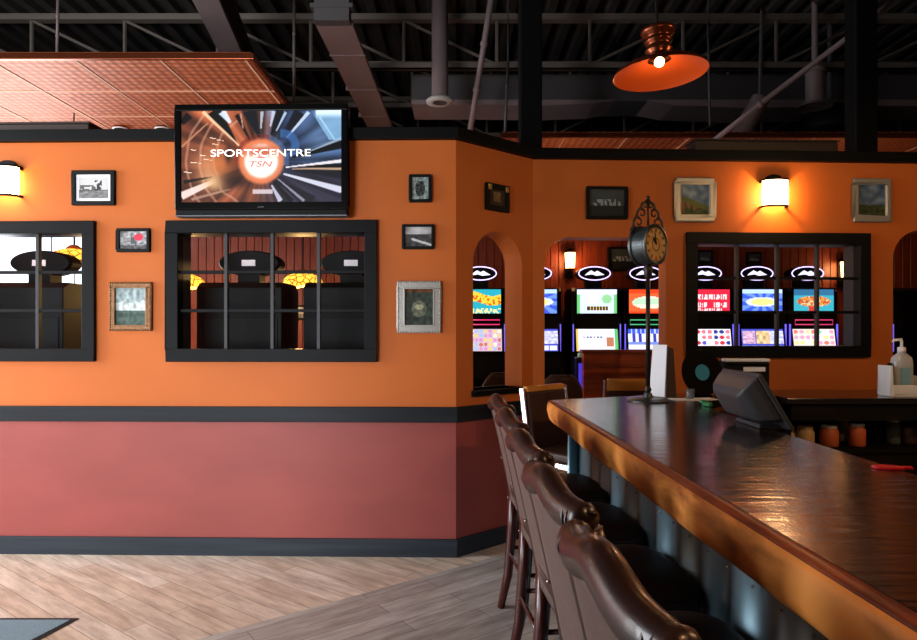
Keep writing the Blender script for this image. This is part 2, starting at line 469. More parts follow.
# sill of the arched window
o = MB().b2(a0-.015,a1+.015,-.03,WT+.05,zs_-.04,zs_).build('trim_8',M_black,bevel=.004); WA.place(o); struct(o)

# window grids
def window(k, name):
    w,s,z,ww,hh = FR[k]
    root = bpy.data.objects.new(name,None); COL.objects.link(root); struct(root); w.place(root,s,z)
    f = MB()
    d0,d1 = -.035,.05
    f.b2(-ww/2,ww/2,d0,d1,hh/2-FB,hh/2); f.b2(-ww/2,ww/2,d0,d1,-hh/2,-hh/2+FB)
    f.b2(-ww/2,-ww/2+FB,d0,d1,-hh/2+FB,hh/2-FB); f.b2(ww/2-FB,ww/2,d0,d1,-hh/2+FB,hh/2-FB)
    f.build('window_frame',M_frame,root,bevel=.004)
    l = MB(); iw=ww-2*FB; ih=hh-2*FB; t=.012
    l.b2(-iw/2-t,-iw/2,.05,WT+.01,-ih/2,ih/2); l.b2(iw/2,iw/2+t,.05,WT+.01,-ih/2,ih/2)
    l.b2(-iw/2-t,iw/2+t,.05,WT+.01,ih/2,ih/2+t); l.b2(-iw/2-t,iw/2+t,.05,WT+.01,-ih/2-t,-ih/2)
    l.build('window_lining',M_mull,root)
    for i in (1,2,3):
        xx=-iw/2+iw*i/4; MB().b2(xx-.011,xx+.011,-.005,.03,-ih/2,ih/2).build('mullion',M_mull,root,bevel=.002)
    for i in (1,2):
        zz=-ih/2+ih*i/3; MB().b2(-iw/2,iw/2,.0,.026,zz-.011,zz+.011).build('glazing_bar',M_frame,root,bevel=.002)
window('a','window_1'); window('b','window_2'); window('c','window_3')

# ------------------------------------------------------------------ room shell
o = MB().b2(-6.6,6.6,-3.6,11.2,-.06,0).build('floor',M_floor); struct(o)
PW = 7.6
HT = 4.79
mb = MB()   # corrugated roof deck: ribs run away from the camera
pitch=.20; xx=-6.6; prof=[]
while xx<6.6:
    prof += [(xx,HT),(xx+.07,HT),(xx+.095,HT-.06),(xx+.175,HT-.06)]; xx+=pitch
mb.prism([(p[0],-3.6,p[1]) for p in prof]+[(6.6,-3.6,HT+.1),(-6.6,-3.6,HT+.1)],(0,14.8,0))
struct(mb.build('ceiling',M_deck))
def plain_wall(name,x0,x1,y0,y1,z0,z1,m):
    return struct(MB().b2(x0,x1,y0,y1,z0,z1).build(name,m))
# right side and far wall
plain_wall('wall_right',6.5,6.65,-3.6,11.2,0,HT,M_dark)
plain_wall('wall_far',-4.42,6.6,11.1,11.25,0,HT,M_dark)
plain_wall('wall_far_side',-4.55,-4.42,PW+.13,11.25,0,HT,M_dark)
# left side wall with shop windows; front wall behind the camera with shop windows
def wall_open(name, axis, at_, t, lo, hi, holes, m, z_hi=HT):
    mb = MB(); x=lo
    def add(a,b,z0,z1):
        if axis=='x': mb.b2(a,b,at_,at_+t,z0,z1)
        else: mb.b2(at_,at_+t,a,b,z0,z1)
    for a,b,z0,z1 in holes:
        add(x,a,0,z_hi); 
        if z0>0: add(a,b,0,z0)
        add(a,b,z1,z_hi); x=b
    add(x,hi,0,z_hi)
    return struct(mb.build(name,m))
wall_open('wall_left','y',-6.65,.15,-3.6,PW+.12,[(-3.3,-1.2,.1,2.3),(-.9,1.2,.1,3.1),(2.3,4.2,.05,3.9),(5.4,7.4,.4,2.75)],M_cream)
wall_open('wall_front','x',-3.75,.15,-6.6,6.6,[(-5.15,-1.65,.15,2.35)],M_cream)
def shop_window(n, axis, at_, a,b,z0,z1):
    mb=MB(); t=.05
    def add(p,q,u,v):
        if axis=='x': mb.b2(p,q,at_-.03,at_+.03,u,v)
        else: mb.b2(at_-.03,at_+.03,p,q,u,v)
    add(a,b,z0,z0+t); add(a,b,z1-t,z1); add(a,a+t,z0+t,z1-t); add(b-t,b,z0+t,z1-t); m=(a+b)/2; add(m-t/2,m+t/2,z0+t,z1-t)
    return struct(mb.build('window_%d'%n,M_frame))
shop_window(4,'y',-6.58,-3.3,-1.2,.1,2.3); shop_window(5,'y',-6.58,-.9,1.2,.1,3.1); shop_window(11,'y',-6.58,2.3,4.2,.05,3.9); shop_window(6,'y',-6.58,5.4,7.4,.4,2.75)
shop_window(7,'x',-3.68,-5.15,-1.65,.15,2.35)
plain_wall('wall_shade_blocker',-1.40,-1.25,-3.6,1.12,0,HT-.07,M_cream)  # unseen partition added to keep window light off the right wall
# panelled wall of the gaming room with a big bright window at its left end

mb = MB()
def grooves(x0,x1,z0,z1):
    x=x0; w=.095
    while x < x1-1e-6:
        e=min(x1,x+w); g=.006
        mb.prism([(x,PW+.012,z0),(x+g,PW,z0),(e-g,PW,z0),(e,PW+.012,z0),(e,PW+.12,z0),(x,PW+.12,z0)],(0,0,z1-z0)); x=e
grooves(-6.5,-6.3,0,3.3); grooves(-6.3,-4.42,0,.35); grooves(-6.3,-4.42,2.75,3.3); grooves(-4.42,6.5,0,3.3); mb.b2(-6.6,-4.42,PW+.01,PW+.11,3.3,HT)
struct(mb.build('wall_gaming_room',M_panel))
struct(MB().b2(-6.3,-4.42,PW+.03,PW+.07,.35,.41).b2(-6.3,-4.42,PW+.03,PW+.07,2.69,2.75).b2(-6.3,-6.24,PW+.03,PW+.07,.41,2.69).b2(-4.48,-4.42,PW+.03,PW+.07,.41,2.69).build('window_10',M_frame))

# copper tin ceilings over the gaming room
ZT=3.405
M_seam=mat('pale_seam',rgb(206,160,130),.5)
def tin(name,x0,x1,y0,y1,z):
    root = bpy.data.objects.new(name,None); COL.objects.link(root); struct(root)
    MB().b2(x0,x1,y0,y1,z,z+.05).build('tin_panel',M_tin,root)
    r=MB(); x=x0
    while x<x1+.01: r.b2(x-.007,x+.007,y0,y1,z-.006,z); x+=.61
    y=y0
    while y<y1+.01: r.b2(x0,x1,y-.007,y+.007,z-.005,z); y+=.61
    r.build('tin_seam',M_seam,root)
    MB().b2(x0-.02,x1+.02,y0-.03,y0,z-.012,z+.035).b2(x1,x1+.03,y0-.03,y1,z-.012,z+.035).build('fascia',M_copper,root,bevel=.005)
    return root
tin('ceiling_tin_left',-6.4,-1.48,4.56,PW-.02,ZT+.06)
tin('ceiling_tin_right',.42,6.3,6.2,PW-.02,ZT)

# ------------------------------------------------------------------ roof steel, ducts, columns
def joist(Y, label, x0=-6.4, x1=6.4, zb=4.205, zt=4.70):
    t = thing('roof_joist',label,'joist',(0,Y,0),0,'open web roof joists')
    MB().b2(x0,x1,-.045,-.008,zb-.03,zb+.03).b2(x0,x1,.008,.045,zb-.03,zb+.03).b2(x0,x1,-.045,.045,zb-.03,zb-.022).build('bottom_chord',M_steel,t)
    MB().b2(x0,x1,-.045,.045,zt-.03,zt+.03).build('top_chord',M_steel,t)
    k=-7
    while k<8:
        xv=.39+.945*k; k+=1
        if not x0<xv<x1: continue
        MB().tube([(xv,0,zb+.02),(xv,0,zt-.02)],.019,6).build('web_post',M_steel,t)
        xd = xv-.945 if k<=1 else xv+.945
        if x0<xd<x1: MB().tube([(xv,0,zb+.02),(xd,0,zt-.02)],.016,6).build('web_diagonal',M_steel,t)
    return t
joist(6.5,'grey steel open web roof joist nearest the viewer, above the orange walls')
joist(7.65,'second grey steel roof joist back, just below the level duct')
joist(8.8,'third grey steel roof joist back, lowest one above the wall cap')
def column(px, label):
    Y=5.08; q=at(px,100,Y)
    t = thing('steel_column',label,'column',(q.x,Y+.06,0))
    MB().b2(-.09,.09,-.0,.16,0,HT-.06).build('shaft',M_column,t,bevel=.012)
    MB().b2(-.14,.14,-.0,.2,0,.012).build('base_plate',M_column,t)
    return t
column(532,'black square steel column behind the wall left of the lamp and doorway arch')
column(872,'black square steel column behind the wall above the rightmost landscape picture')
# pinkish duct running away from the viewer
t = thing('air_duct','dull pink grey flat duct running back above the television','duct',(0,0,0))
z=3.935
def duct_run(mb, xa, ya, xb, yb, w, z, h):
    mb.prism([(xa-w/2,ya,z),(xa+w/2,ya,z),(xb+w/2,yb,z),(xb-w/2,yb,z)],(0,0,h))
mb=MB(); duct_run(mb,-.98,5.05,-.90,9.3,.29,z,.04); mb.build('duct_body',M_duct,t)
mb=MB()
for i in range(4): mb.box((-.985,5.0,4.05+.11*i),(.33,.10,.03))
mb.b2(-1.12,-.85,4.96,5.07,z+.0,4.79); mb.build('duct_riser',M_darkduct,t)
for y in (5.6,6.4,7.2,8.0): MB().box((-.97,y,z+.022),(.31,.012,.052)).build('duct_flange',M_duct,t)
# beam-like duct at upper left
t = thing('ceiling_beam','dark steel beam with pale lower edges running back at upper left','beam',(0,0,0))
mb=MB(); P0=at(198,0,4.6); P1=at(236,58,6.0); d=(P1-P0); P0=P0-d*1.2; P1=P1+d*1.0
P0.z=P1.z=4.02
mb.prism([(P0.x-.10,P0.y,4.02),(P0.x+.10,P0.y,4.02),(P1.x+.10,P1.y,4.02),(P1.x-.10,P1.y,4.02)],(0,0,.02)); mb.build('lower_flange',M_duct,t)
mb=MB(); mb.prism([(P0.x-.015,P0.y,4.04),(P0.x+.015,P0.y,4.04),(P1.x+.015,P1.y,4.04),(P1.x-.015,P1.y,4.04)],(0,0,.26)); mb.build('web_plate',M_darkduct,t)
mb=MB(); mb.prism([(P0.x-.10,P0.y,4.30),(P0.x+.10,P0.y,4.30),(P1.x+.10,P1.y,4.30),(P1.x-.10,P1.y,4.30)],(0,0,.02)); mb.build('upper_flange',M_darkduct,t)
# level duct crossing behind the first joist
t = thing('crossing_duct','long level grey duct crossing the ceiling behind the pendant lamp','duct',(0,0,0))
MB().b2(-.5,5.6,6.85,7.35,3.985,4.27).build('duct_body',M_darkduct,t)
mb=MB(); x=-.5
mb.prism([(-.5,6.82,3.94),(.2,6.82,3.94),(.9,6.82,3.93),(1.45,6.82,3.95),(1.7,6.82,3.99),(-.5,6.82,3.99)],(0,.5,0))
mb.prism([(2.0,6.82,3.99),(2.3,6.82,3.93),(3.1,6.82,3.90),(4.0,6.82,3.92),(5.6,6.82,3.93),(5.6,6.82,3.99)],(0,.5,0))
mb.build('lit_underside',M_duct,t)  # paler strips put the light on the duct's underside into the colour
# round diffuser drop
q=at(440,70,6.05)
t = thing('round_duct','short grey round duct with a pale ring at its lower end','duct',(q.x,6.05,0))
zb=EYE+(HY-103)/F*6.05
MB().lathe([(.078,zb+.02),(.078,4.79),(.0001,4.79)],28).build('duct_body',M_duct,t,smooth=True)
MB().lathe([(.07,zb),(.128,zb+.0),(.132,zb+.02),(.1,zb+.045),(.078,zb+.05)],28).build('diffuser_ring',mat('pale_ring',rgb(170,164,158),.5),t,smooth=True)
MB().lathe([(.0001,zb+.012),(.07,zb+.004)],28).build('diffuser_grille',M_darkduct,t)
# second drop, right
q=at(815,90,6.3); zb=EYE+(HY-104)/F*6.3
t = thing('round_duct','stubby grey round duct above the dark dome at right','duct',(q.x,6.3,0))
MB().lathe([(.0001,zb),(.085,zb),(.085,zb+.30),(.1,zb+.31),(.1,zb+.34),(.03,zb+.36),(.03,4.79),(.0001,4.79)],24).build('duct_body',M_duct,t,smooth=False)
MB().lathe([(.1,zb-.01),(.16,zb-.03),(.16,zb-.01),(.1,zb+.01)],24).build('diffuser_ring',M_darkduct,t)
q=at(830,128,6.72)
t = thing('exhaust_dome','dark domed housing hanging below the stubby round duct','housing',(q.x,6.72,0))
zb=EYE+(HY-134)/F*6.72
MB().lathe([(.0001,zb),(.33,zb),(.34,zb+.06),(.27,zb+.2),(.15,zb+.28),(.0001,zb+.3)],32).build('dome',M_matte,t,smooth=True)
MB().tube([(0,0,zb+.28),(0,0,4.79)],.025,8).build('hanger_rod',M_darkduct,t)
# flexible duct
q=at(748,112,6.45)
t = thing('flexible_duct','crinkled grey flexible duct piece hanging above the right wall','duct',(q.x,6.45,0))
pts=[];rs=[]
for i in range(26):
    k=i/25; pts.append(((k-.5)*.25, 0, 3.42+.44*k)); rs.append(.085+(.008 if i%2 else 0))
MB().tube(pts,rs,16).build('duct_hose',M_duct,t,smooth=True)
MB().tube([(.12,0,3.84),(.14,0,4.79)],.02,6).build('hanger_rod',M_darkduct,t)
# pipes
def pipe(pts, r, label, m=M_duct):
    t = thing('conduit_pipe',label,'pipe',(0,0,0)); MB().tube(pts,r,8).build('pipe_run',m,t,smooth=True)
    for i in (1,2):
        k=i/3; p=Vector(pts[0]).lerp(Vector(pts[-1]),k)
        if len(pts)>2: p=Vector(pts[i])
        MB().ball(p,r*1.35,6).build('coupling',m,t,smooth=True)
    hi=max(pts,key=lambda p:p[2]); mid=Vector(pts[0]).lerp(Vector(pts[1]),.5)
    if hi[2]<4.79: MB().tube([hi,(hi[0],hi[1],4.79)],.008,6).build('hanger_rod',M_darkduct,t)
    return t
pipe([at(492,-6,5.6),at(470,132,6.35)],.028,'thin pale pipe slanting down left of the first black column')
pipe([at(905,-10,5.3),at(858,30,5.5),at(760,104,5.9),at(712,142,6.1)],.026,'long pale conduit slanting down to the left across the right ceiling')
pipe([at(58,-4,5.4),at(57,56,5.5)],.012,'thin hanging rod above the copper ceiling at far left')
pipe([at(294,-2,5.7),at(294,106,5.7)],.013,'thin dark drop rod rising behind the television',M_steel)
pipe([at(508,62,6.2),at(505,135,6.2)],.014,'thin dark drop rod left of the first black column',M_darkduct)
pipe([at(708,20,6.1),at(710,125,6.1)],.013,'thin dark drop rod right of the pendant lamp',M_darkduct)
# boxes on top of the wall
def topbox(w,x0,x1,y0,y1,label):
    a,_=w.hit(x0,150,-.1); b,_=w.hit(x1,150,-.1); _,z1=w.hit((x0+x1)/2,y0,0)
    t = thing('bulkhead_box',label,'box',(0,0,0)); w.place(t,(a+b)/2,2.897)
    ww=b-a; hh=z1-2.897
    MB().b2(-ww/2,ww/2,.0,WT+.02,0,hh).build('box_body',mat('dark_box_wood',rgb(46,28,20),.5),t,bevel=.006)
    MB().b2(-ww/2-.01,ww/2+.01,-.008,WT+.028,hh,hh+.012).build('box_top',bpy.data.materials['dark_box_wood'],t)
topbox(WL,-60,97,124,133,'long dark box sitting on the wall cap at far left')
topbox(WR,690,830,141,151,'long dark box sitting on the wall cap above the right wall sconce')
for px,lab in ((121,'small recessed downlight under the copper ceiling, left one of two'),(163,'small recessed downlight under the copper ceiling beside the television')):
    q=at(px,128,6.1)
    t=thing('downlight',lab,'light',(q.x,6.1,ZT+.045),0,'downlights under the copper ceiling')
    MB().lathe([(.058,-.05),(.062,-.005)],24).lathe([(.0001,-.04),(.058,-.04)],24).build('can',M_matte,t,smooth=True)
    MB().lathe([(.058,-.006),(.074,-.006),(.074,.003),(.058,.003)],24).build('trim_ring',M_white,t,smooth=True)

# ------------------------------------------------------------------ things on the walls
def nz(x,y,s=0): return noise.noise(Vector((x,y,s)))
def bw(seed, sky=190, horizon=.45, dark=60, tint=(1,1,1)):
    def f(u,v):
        h = horizon + .12*nz(u*4,seed) + .05*nz(u*14,seed+3)
        if v>h: c = sky + 40*nz(u*3,v*3,seed)
        else: c = dark + 60*nz(u*9,v*9,seed) + 50*(nz(u*22,v*12,seed+1))
        return (c*tint[0],c*tint[1],c*tint[2])
    return f
def picture(w, r, label, fn, fm, border, matte=0, depth=.025, tilt=0, bev=.004, rim=None, group='framed pictures'):
    s,z,ww,hh = w.rect(*r, off=depth)
    t = thing('framed_picture',label,'picture',(0,0,0),0,group); w.place(t,s,z)
    f=MB(); y0,y1=-depth,0; b=border
    def ringbars(f,W,Hh,b,y0,y1):
        f.b2(-W/2,W/2,y0,y1,Hh/2-b,Hh/2); f.b2(-W/2,W/2,y0,y1,-Hh/2,-Hh/2+b)
        f.b2(-W/2,-W/2+b,y0,y1,-Hh/2+b,Hh/2-b); f.b2(W/2-b,W/2,y0,y1,-Hh/2+b,Hh/2-b)
    ringbars(f,ww,hh,b,y0,y1); f.build('picture_frame',fm,t,bevel=bev,seg=3)
    if rim:
        g=MB(); ringbars(g,ww-2*b+.012,hh-2*b+.012,.010,y0-.004,y0+.006); g.build('inner_rim',rim,t,bevel=.002)
        # beaded outer moulding
        g=MB(); n=int(ww/.018)
        for i in range(n+1):
            for sg in (-1,1): g.ball((-ww/2+.006+(ww-.012)*i/n,y0,sg*(hh/2-.008)),.007,4)
        n=int(hh/.018)
        for i in range(n+1):
            for sg in (-1,1): g.ball((sg*(ww/2-.008),y0,-hh/2+.006+(hh-.012)*i/n),.007,4)
        g.build('beading',rim,t,smooth=True)
    iw,ih=ww-2*b,hh-2*b
    if matte:
        MB().b2(-iw/2,iw/2,-.012,-.002,-ih/2,ih/2).build('picture_mat',M_paper,t)
        panel('print',iw-2*matte,ih-2*matte,28,22,fn,M_photo,t,(0,-.013,0))
    else:
        panel('print',iw,ih,28,30,fn,M_photo,t,(0,-.010,0))
    return t
def p_street(u,v):
    c = 200 if v>.42 else 90
    if .42<v<.62 and abs(u-.3)<.25 and nz(u*9,v*9,2)>-.15: c=95
    if .55<u<.8 and .35<v<.85 and nz(u*8,v*6,5)>-.1: c=60
    if v<.35: c=120+50*nz(u*6,v*10,3)
    return (c,c,c)
def p_redshirt(u,v):
    c=150+80*nz(u*8,v*8,4)
    if .38<u<.62 and .2<v<.75 and nz(u*6,v*6,9)>-.3: c=90
    if ((u-.68)/.17)**2+((v-.68)/.2)**2<1: return (205,60,80)
    if v<.25: c*=.6
    return (c,c,c*1.02)
def p_hills(u,v):
    if v>.62+.1*nz(u*5,2): c=(150,166,168)
    elif v>.40+.1*nz(u*4,7): c=(196,208,206)
    else: c=(74,92,84)
    k=1+.35*nz(u*9,v*9,1); return tuple(x*k for x in c)
def p_portrait(u,v):
    c=150+70*nz(u*7,v*7,11)
    if ((u-.5)/.3)**2+((v-.5)/.35)**2<1: c=60+70*nz(u*10,v*10,12)
    return (c*.9,c,c*.98)
def p_road(u,v):
    if v>.62: c=150+50*nz(u*3,v*4,6)+60*(1-abs(u-.5)*2)
    else: c=70+30*nz(u*8,v*5,6)
    if abs(v-(.5-.42*u))<.06 and u>.25: c=210
    return (c,c,c*1.02)
def p_dark_table(u,v):
    c=(58,66,60)
    d=((u-.5)/.25)**2+((v-.45)/.22)**2
    if d<1: c=(100,104,88)
    if ((u-.5)/.14)**2+((v-.5)/.07)**2<1: c=(170,170,140)
    if v>.9: c=(96,60,34)
    k=1+.4*nz(u*8,v*8,20); return tuple(x*k for x in c)
def p_crowd(u,v):
    c=72+10*nz(u*3,v*3)
    if .4<v<.62 and nz(u*16,v*6,3)>-.05 and .12<u<.88: c=160
    if v<.4: c=40
    return (c*.9,c,c)
def p_field(u,v):
    h=.42+.22*(1-u)-.1*u
    if v>h: 
        k=nz(u*4,v*5,8); return (110+60*k,130+50*k,150+40*k)
    if v>h-.16: return (98,106,60)
    k=1+.4*nz(u*9,v*9,5); return (116*k,86*k,56*k) if nz(u*3,v*4,31)>0 else (66*k,74*k,42*k)
def p_field2(u,v):
    h=.36+.04*nz(u*6,2)
    if v>h:
        k=nz(u*4,v*5,18); return (88+50*k,108+45*k,132+40*k)
    k=1+.4*nz(u*9,v*9,25); return (62*k,70*k,44*k)
def p_rust(u,v):
    k=1+.4*nz(u*6,v*6,40); 
    if .3<u<.72 and .28<v<.85: return (120*k,92*k,60*k)
    return (60,46,34)
picture(WL,(71,170,114,205),'black framed street photo with white border, beside the left wall sconce',p_street,M_matte,.028,.02)
picture(WL,(116,228,149,252),'small black framed photo with a red patch, upper of the pair between the windows',p_redshirt,M_matte,.02)
picture(WL,(109,282,151,331),'bronze ornate framed pale hill landscape between the two left windows',p_hills,M_bronze,.035,rim=M_bronze)
picture(WL,(409,174,431,202),'tiny upright black framed photo right of the television',p_portrait,M_matte,.018)
picture(WL,(402,224,434,249),'small wide black framed road photo above the silver beaded frame',p_road,M_matte,.018)
picture(WL,(397,281,441,333),'silver beaded frame with a dark picture, below the road photo',p_dark_table,M_silver,.05,rim=M_silver)
t=picture(WA,(487,184,510,211),'dark framed brownish picture with gilt corners above the arched window',p_rust,M_matte,.035)
s,z,ww,hh = WA.rect(487,184,510,211,off=.025)
for sx in (-1,1):
    MB().box((sx*(ww/2-.03),-.028,hh/2-.03),(.03,.008,.04)).build('corner_mount',mat('gilt_%d'%sx,rgb(214,176,90),.3,metal=.8),t,bevel=.003)
picture(WR,(587,186,628,219),'black framed dim group photo above the doorway arch',p_crowd,M_matte,.022)
picture(WR,(676,177,715,222),'silver framed landscape with brown field, left of the lit wall sconce',p_field,M_silver,.045,bev=.012)
picture(WR,(854,178,892,222),'silver framed landscape with low horizon, right of the lit wall sconce',p_field2,M_silver,.045,bev=.012)

# wall sconces
def sconce(w, px, py, label, power):
    s,z = w.hit(px,py,.06); t = thing('wall_sconce',label,'wall lamp',(0,0,0),0,'frosted wall sconces'); w.place(t,s,z)
    R=.100; hh=.100; n=18
    def arc(rr,z0,z1,y0=-.03,dep=.062):
        mb=MB()
        A=[(rr*math.cos(PI*i/n),y0-dep*rr/R*math.sin(PI*i/n),z0) for i in range(n+1)]; Bv=[(p[0],p[1],z1) for p in A]
        for i in range(n): mb._add([A[i],A[i+1],Bv[i+1],Bv[i]],[(0,1,2,3)])
        return mb
    def thick(o,th):
        md=o.modifiers.new('Solid','SOLIDIFY'); md.thickness=th
    thick(arc(R,-hh,hh).build('lamp_shade',M_shade,t,smooth=True),.003)
    for z0,z1 in ((hh-.004,hh+.008),(-hh-.006,-hh+.010),(hh-.040,hh-.034)):
        thick(arc(R+.003,z0,z1).build('metal_band',M_matte,t,smooth=True),.004)
    # closed plate over the shade, domed back plate behind it, posts to the wall
    pts=[(R*math.cos(PI*i/n),-.03-.062*math.sin(PI*i/n),hh+.002) for i in range(n+1)]
    MB().prism([(R,0,hh+.002)]+pts+[(-R,0,hh+.002)],(0,0,.006)).build('top_plate',M_matte,t)
    pts=[(.07*math.cos(PI*i/14),-.002,hh+.008+.045*math.sin(PI*i/14)) for i in range(15)]
    MB().prism(pts,(0,-.018,0)).build('back_plate',M_matte,t,bevel=.003)
    MB().b2(-.03,.03,-.022,0,-.06,.06).build('lamp_holder',M_matte,t,bevel=.003)
    for sx in (-1,1):
        for zz in (-hh+.004,hh-.008): MB().tube([(sx*(R-.003),0,zz),(sx*(R-.003),-.034,zz)],.010,6).build('side_post',M_matte,t)
    lamp('sconce_light','POINT',w.pos(s,z,.046),power,(1,.50,.16),.012)
    lamp('sconce_light','POINT',w.pos(s,z-.02,.16),power*.35,(1,.60,.28),.05)
sconce(WR,777,193,'lit frosted half round sconce between two silver framed landscapes',20)
sconce(WL,2,181,'lit frosted half round sconce at the left edge beside the street photo',6)

# television
def sm(a,b,x):
    t=max(0,min(1,(x-a)/(b-a))); return t*t*(3-2*t)
def mixc(c,d,k): return [p*(1-k)+q*k for p,q in zip(c,d)]
def seg(px,py,x0,y0,x1,y1,w0,w1):
    """coverage of a tapering streak from (x0,y0) to (x1,y1)"""
    dx,dy=x1-x0,y1-y0; L=dx*dx+dy*dy; t=((px-x0)*dx+(py-y0)*dy)/L
    if t<0 or t>1: return 0
    d=abs((px-x0)*dy-(py-y0)*dx)/math.sqrt(L); w=w0+(w1-w0)*t
    return 1-sm(w*.7,w*1.15,d)
def tv_paint(u,v):
    X=60+u*780; Y=72+(1-v)*448           # frame of the picture, y downwards
    cx,cy=450,320
    dx,dy=X-cx,cy-Y; r=math.hypot(dx,dy); a=math.atan2(dy,dx)
    k=sm(-60,120,dx+30*nz(X*.01,Y*.01))
    warm=mixc((120,66,46),(196,110,66),.5+.7*nz(X*.006,Y*.008,2)); cool=mixc((58,82,128),(120,158,205),.45+.8*nz(X*.006,Y*.009,5))
    if dy<-20: cool=mixc(cool,(78,72,100),sm(-10,-80,dy))
    c=mixc(warm,cool,k)
    s_=1+.55*nz(math.cos(a)*5,math.sin(a)*5,1.7)+.3*nz(math.cos(a)*12,math.sin(a)*12,r*.004)
    c=[q*s_ for q in c]
    # orange curved wall at left with arcs and sparks
    for rr in (230,300,365):
        if dx<-110: c=mixc(c,(232,176,150),.55*(1-sm(3,9,abs(r-rr+14*nz(a*3,rr)))))
    c=mixc(c,(244,170,120),.8*math.exp(-((X-190)/70)**2-((Y-350)/90)**2))
    for (sx,sy,l) in ((130,325,26),(92,372,20),(215,205,16),(250,215,18),(225,235,14),(170,290,18),(118,262,14),(190,310,20)):
        c=mixc(c,(255,226,204),seg(X,Y,sx-l,sy-2,sx+l,sy+3,3,1))
    # dark beams and their bright edges, upper half
    for x0,y0,x1,y1,w0,w1,cc in ((215,70,330,235,40,6,(22,16,22)),(395,70,440,200,38,6,(34,36,52)),(330,90,395,215,12,4,(60,26,24)),(545,70,500,190,26,6,(26,32,48)),(640,80,560,200,34,8,(30,38,58)),(842,235,600,300,26,5,(14,18,28)),(842,345,600,345,12,4,(28,22,28)),(842,385,620,365,24,5,(48,44,62)),(840,480,560,385,26,6,(60,54,82)),(700,520,500,400,34,6,(46,42,60)),(600,520,505,410,16,4,(30,28,40)),(70,420,210,395,10,4,(60,40,36)),(100,90,60,130,20,14,(30,22,22))):
        c=mixc(c,cc,seg(X,Y,x0,y0,x1,y1,w0,w1))
    for x0,y0,x1,y1,w0,w1,cc in ((165,75,345,245,9,5,(255,214,170)),(258,75,300,130,22,8,(214,232,248)),(350,85,362,160,4,3,(206,170,150)),(455,75,448,160,9,4,(190,200,220)),(512,75,495,150,10,4,(200,206,224)),(570,80,525,170,8,3,(190,210,236)),(682,80,575,205,10,4,(206,222,240)),(735,105,808,215,6,4,(236,240,250)),(842,210,690,270,8,3,(170,190,210)),(840,320,570,350,9,3,(240,232,236)),(840,358,600,358,6,3,(214,176,140)),(842,462,560,382,18,5,(222,224,240)),(660,515,530,405,8,3,(170,168,190)),(545,515,500,435,14,4,(206,206,226)),(60,488,235,410,22,10,(250,226,222)),(62,245,190,130,6,4,(214,150,110)),(110,505,300,455,8,4,(196,150,130))):
        c=mixc(c,cc,.92*seg(X,Y,x0,y0,x1,y1,w0,w1))
    # pale blue plate
    if X>690 and Y<215 and Y<(X-690)*1.6+70: c=mixc(c,(150,200,236),.8*sm(690,730,X))
    if X>715 and Y<120: c=mixc(c,(220,244,255),sm(120,78,Y))
    # blue ring right of the orb, red ring left
    c=mixc(c,(70,130,196),.8*(1-sm(14,26,abs(math.hypot(X-555,(Y-245))-62)))*(1 if X>545 and Y<290 else 0))
    if 95<r<135 and dy>-20: c=mixc(c,(170,60,40) if dx<40 else (110,140,190),.55)
    # flare, smoke
    c=mixc(c,(255,214,160),math.exp(-((X-228)/58)**2-((Y-418)/44)**2)); c=mixc(c,(255,150,70),.7*math.exp(-((X-265)/60)**2-((Y-330)/75)**2))
    c=mixc(c,(72,40,32),.85*math.exp(-((X-335)/85)**2-((Y-415)/42)**2))
    c=mixc(c,(58,30,26),.8*math.exp(-((X-290)/16)**2-((Y-285)/40)**2))
    e=seg(X,Y,410,468,505,468,12,12); c=mixc(c,(226,214,222),.85*e)
    # orb
    c=mixc(c,(255,150,96),.95*(1-sm(100,122,r))*sm(66,92,r)); c=mixc(c,(255,238,226),1-sm(72,96,r))
    c=mixc(c,(226,112,70),.85*math.exp(-((X-450)/75)**4-((Y-270)/26)**4))
    g=sum(c)/3; c=[q*.72+g*.28 for q in c]
    return [255*(max(0,min(255,q))/255)**1.5 for q in c]
s,z,ww,hh = WL.rect(174.5,103.5,347.5,216,off=.12)
t = thing('television','wide black flat television on the orange wall above the middle window','television',(0,0,0)); WL.place(t,s,z)
zs=(160-155.5)/F*4.2   # screen centre a little above the case centre
sw=ww*160/173; sh=ww*91/173; cz=hh/2-.045-sh/2
f=MB(); y0,y1=-.12,-.055
f.b2(-ww/2,ww/2,y0,y1,cz+sh/2,hh/2); f.b2(-ww/2,ww/2,y0,y1,-hh/2+.045,cz-sh/2)
f.b2(-ww/2,-sw/2,y0,y1,cz-sh/2,cz+sh/2); f.b2(sw/2,ww/2,y0,y1,cz-sh/2,cz+sh/2)
f.build('bezel',M_gloss,t,bevel=.006)
MB().b2(-ww/2+.02,ww/2-.02,-.056,-.012,-hh/2+.05,hh/2-.02).build('rear_housing',M_matte,t,bevel=.01)
MB().b2(-.25,.25,-.02,.0,-.2,.2).build('wall_bracket',M_matte,t)
MB().b2(-ww/2+.005,ww/2-.005,-.118,-.03,-hh/2+.006,-hh/2+.045).build('speaker_bar',M_matte,t,bevel=.006)
MB().b2(-ww/2+.005,ww/2-.005,-.121,-.03,-hh/2,-hh/2+.006).build('silver_strip',mat('silver_strip',rgb(120,124,130),.3,metal=.7),t)
scr=panel('screen',sw,sh,208,118,tv_paint,M_tv,t,(0,-.112,cz))
px=sw/160
tx=lambda p:( (p-261)*px )
tz=lambda p: cz+(155.5-p)*px
text('caption_lettering','SPORTSCENTRE',100*px,7*px,M_text,scr,(tx(260.5),-.1135,tz(152)),.0006)
text('logo_lettering','TSN',23*px,5.5*px,M_textr,scr,(tx(261),-.1135,tz(163)),.0006,shear=.25)
MB().box((tx(261),-.1133,tz(156.5)),(7*px,.0008,1.2*px)).build('logo_bar',M_textr,scr)
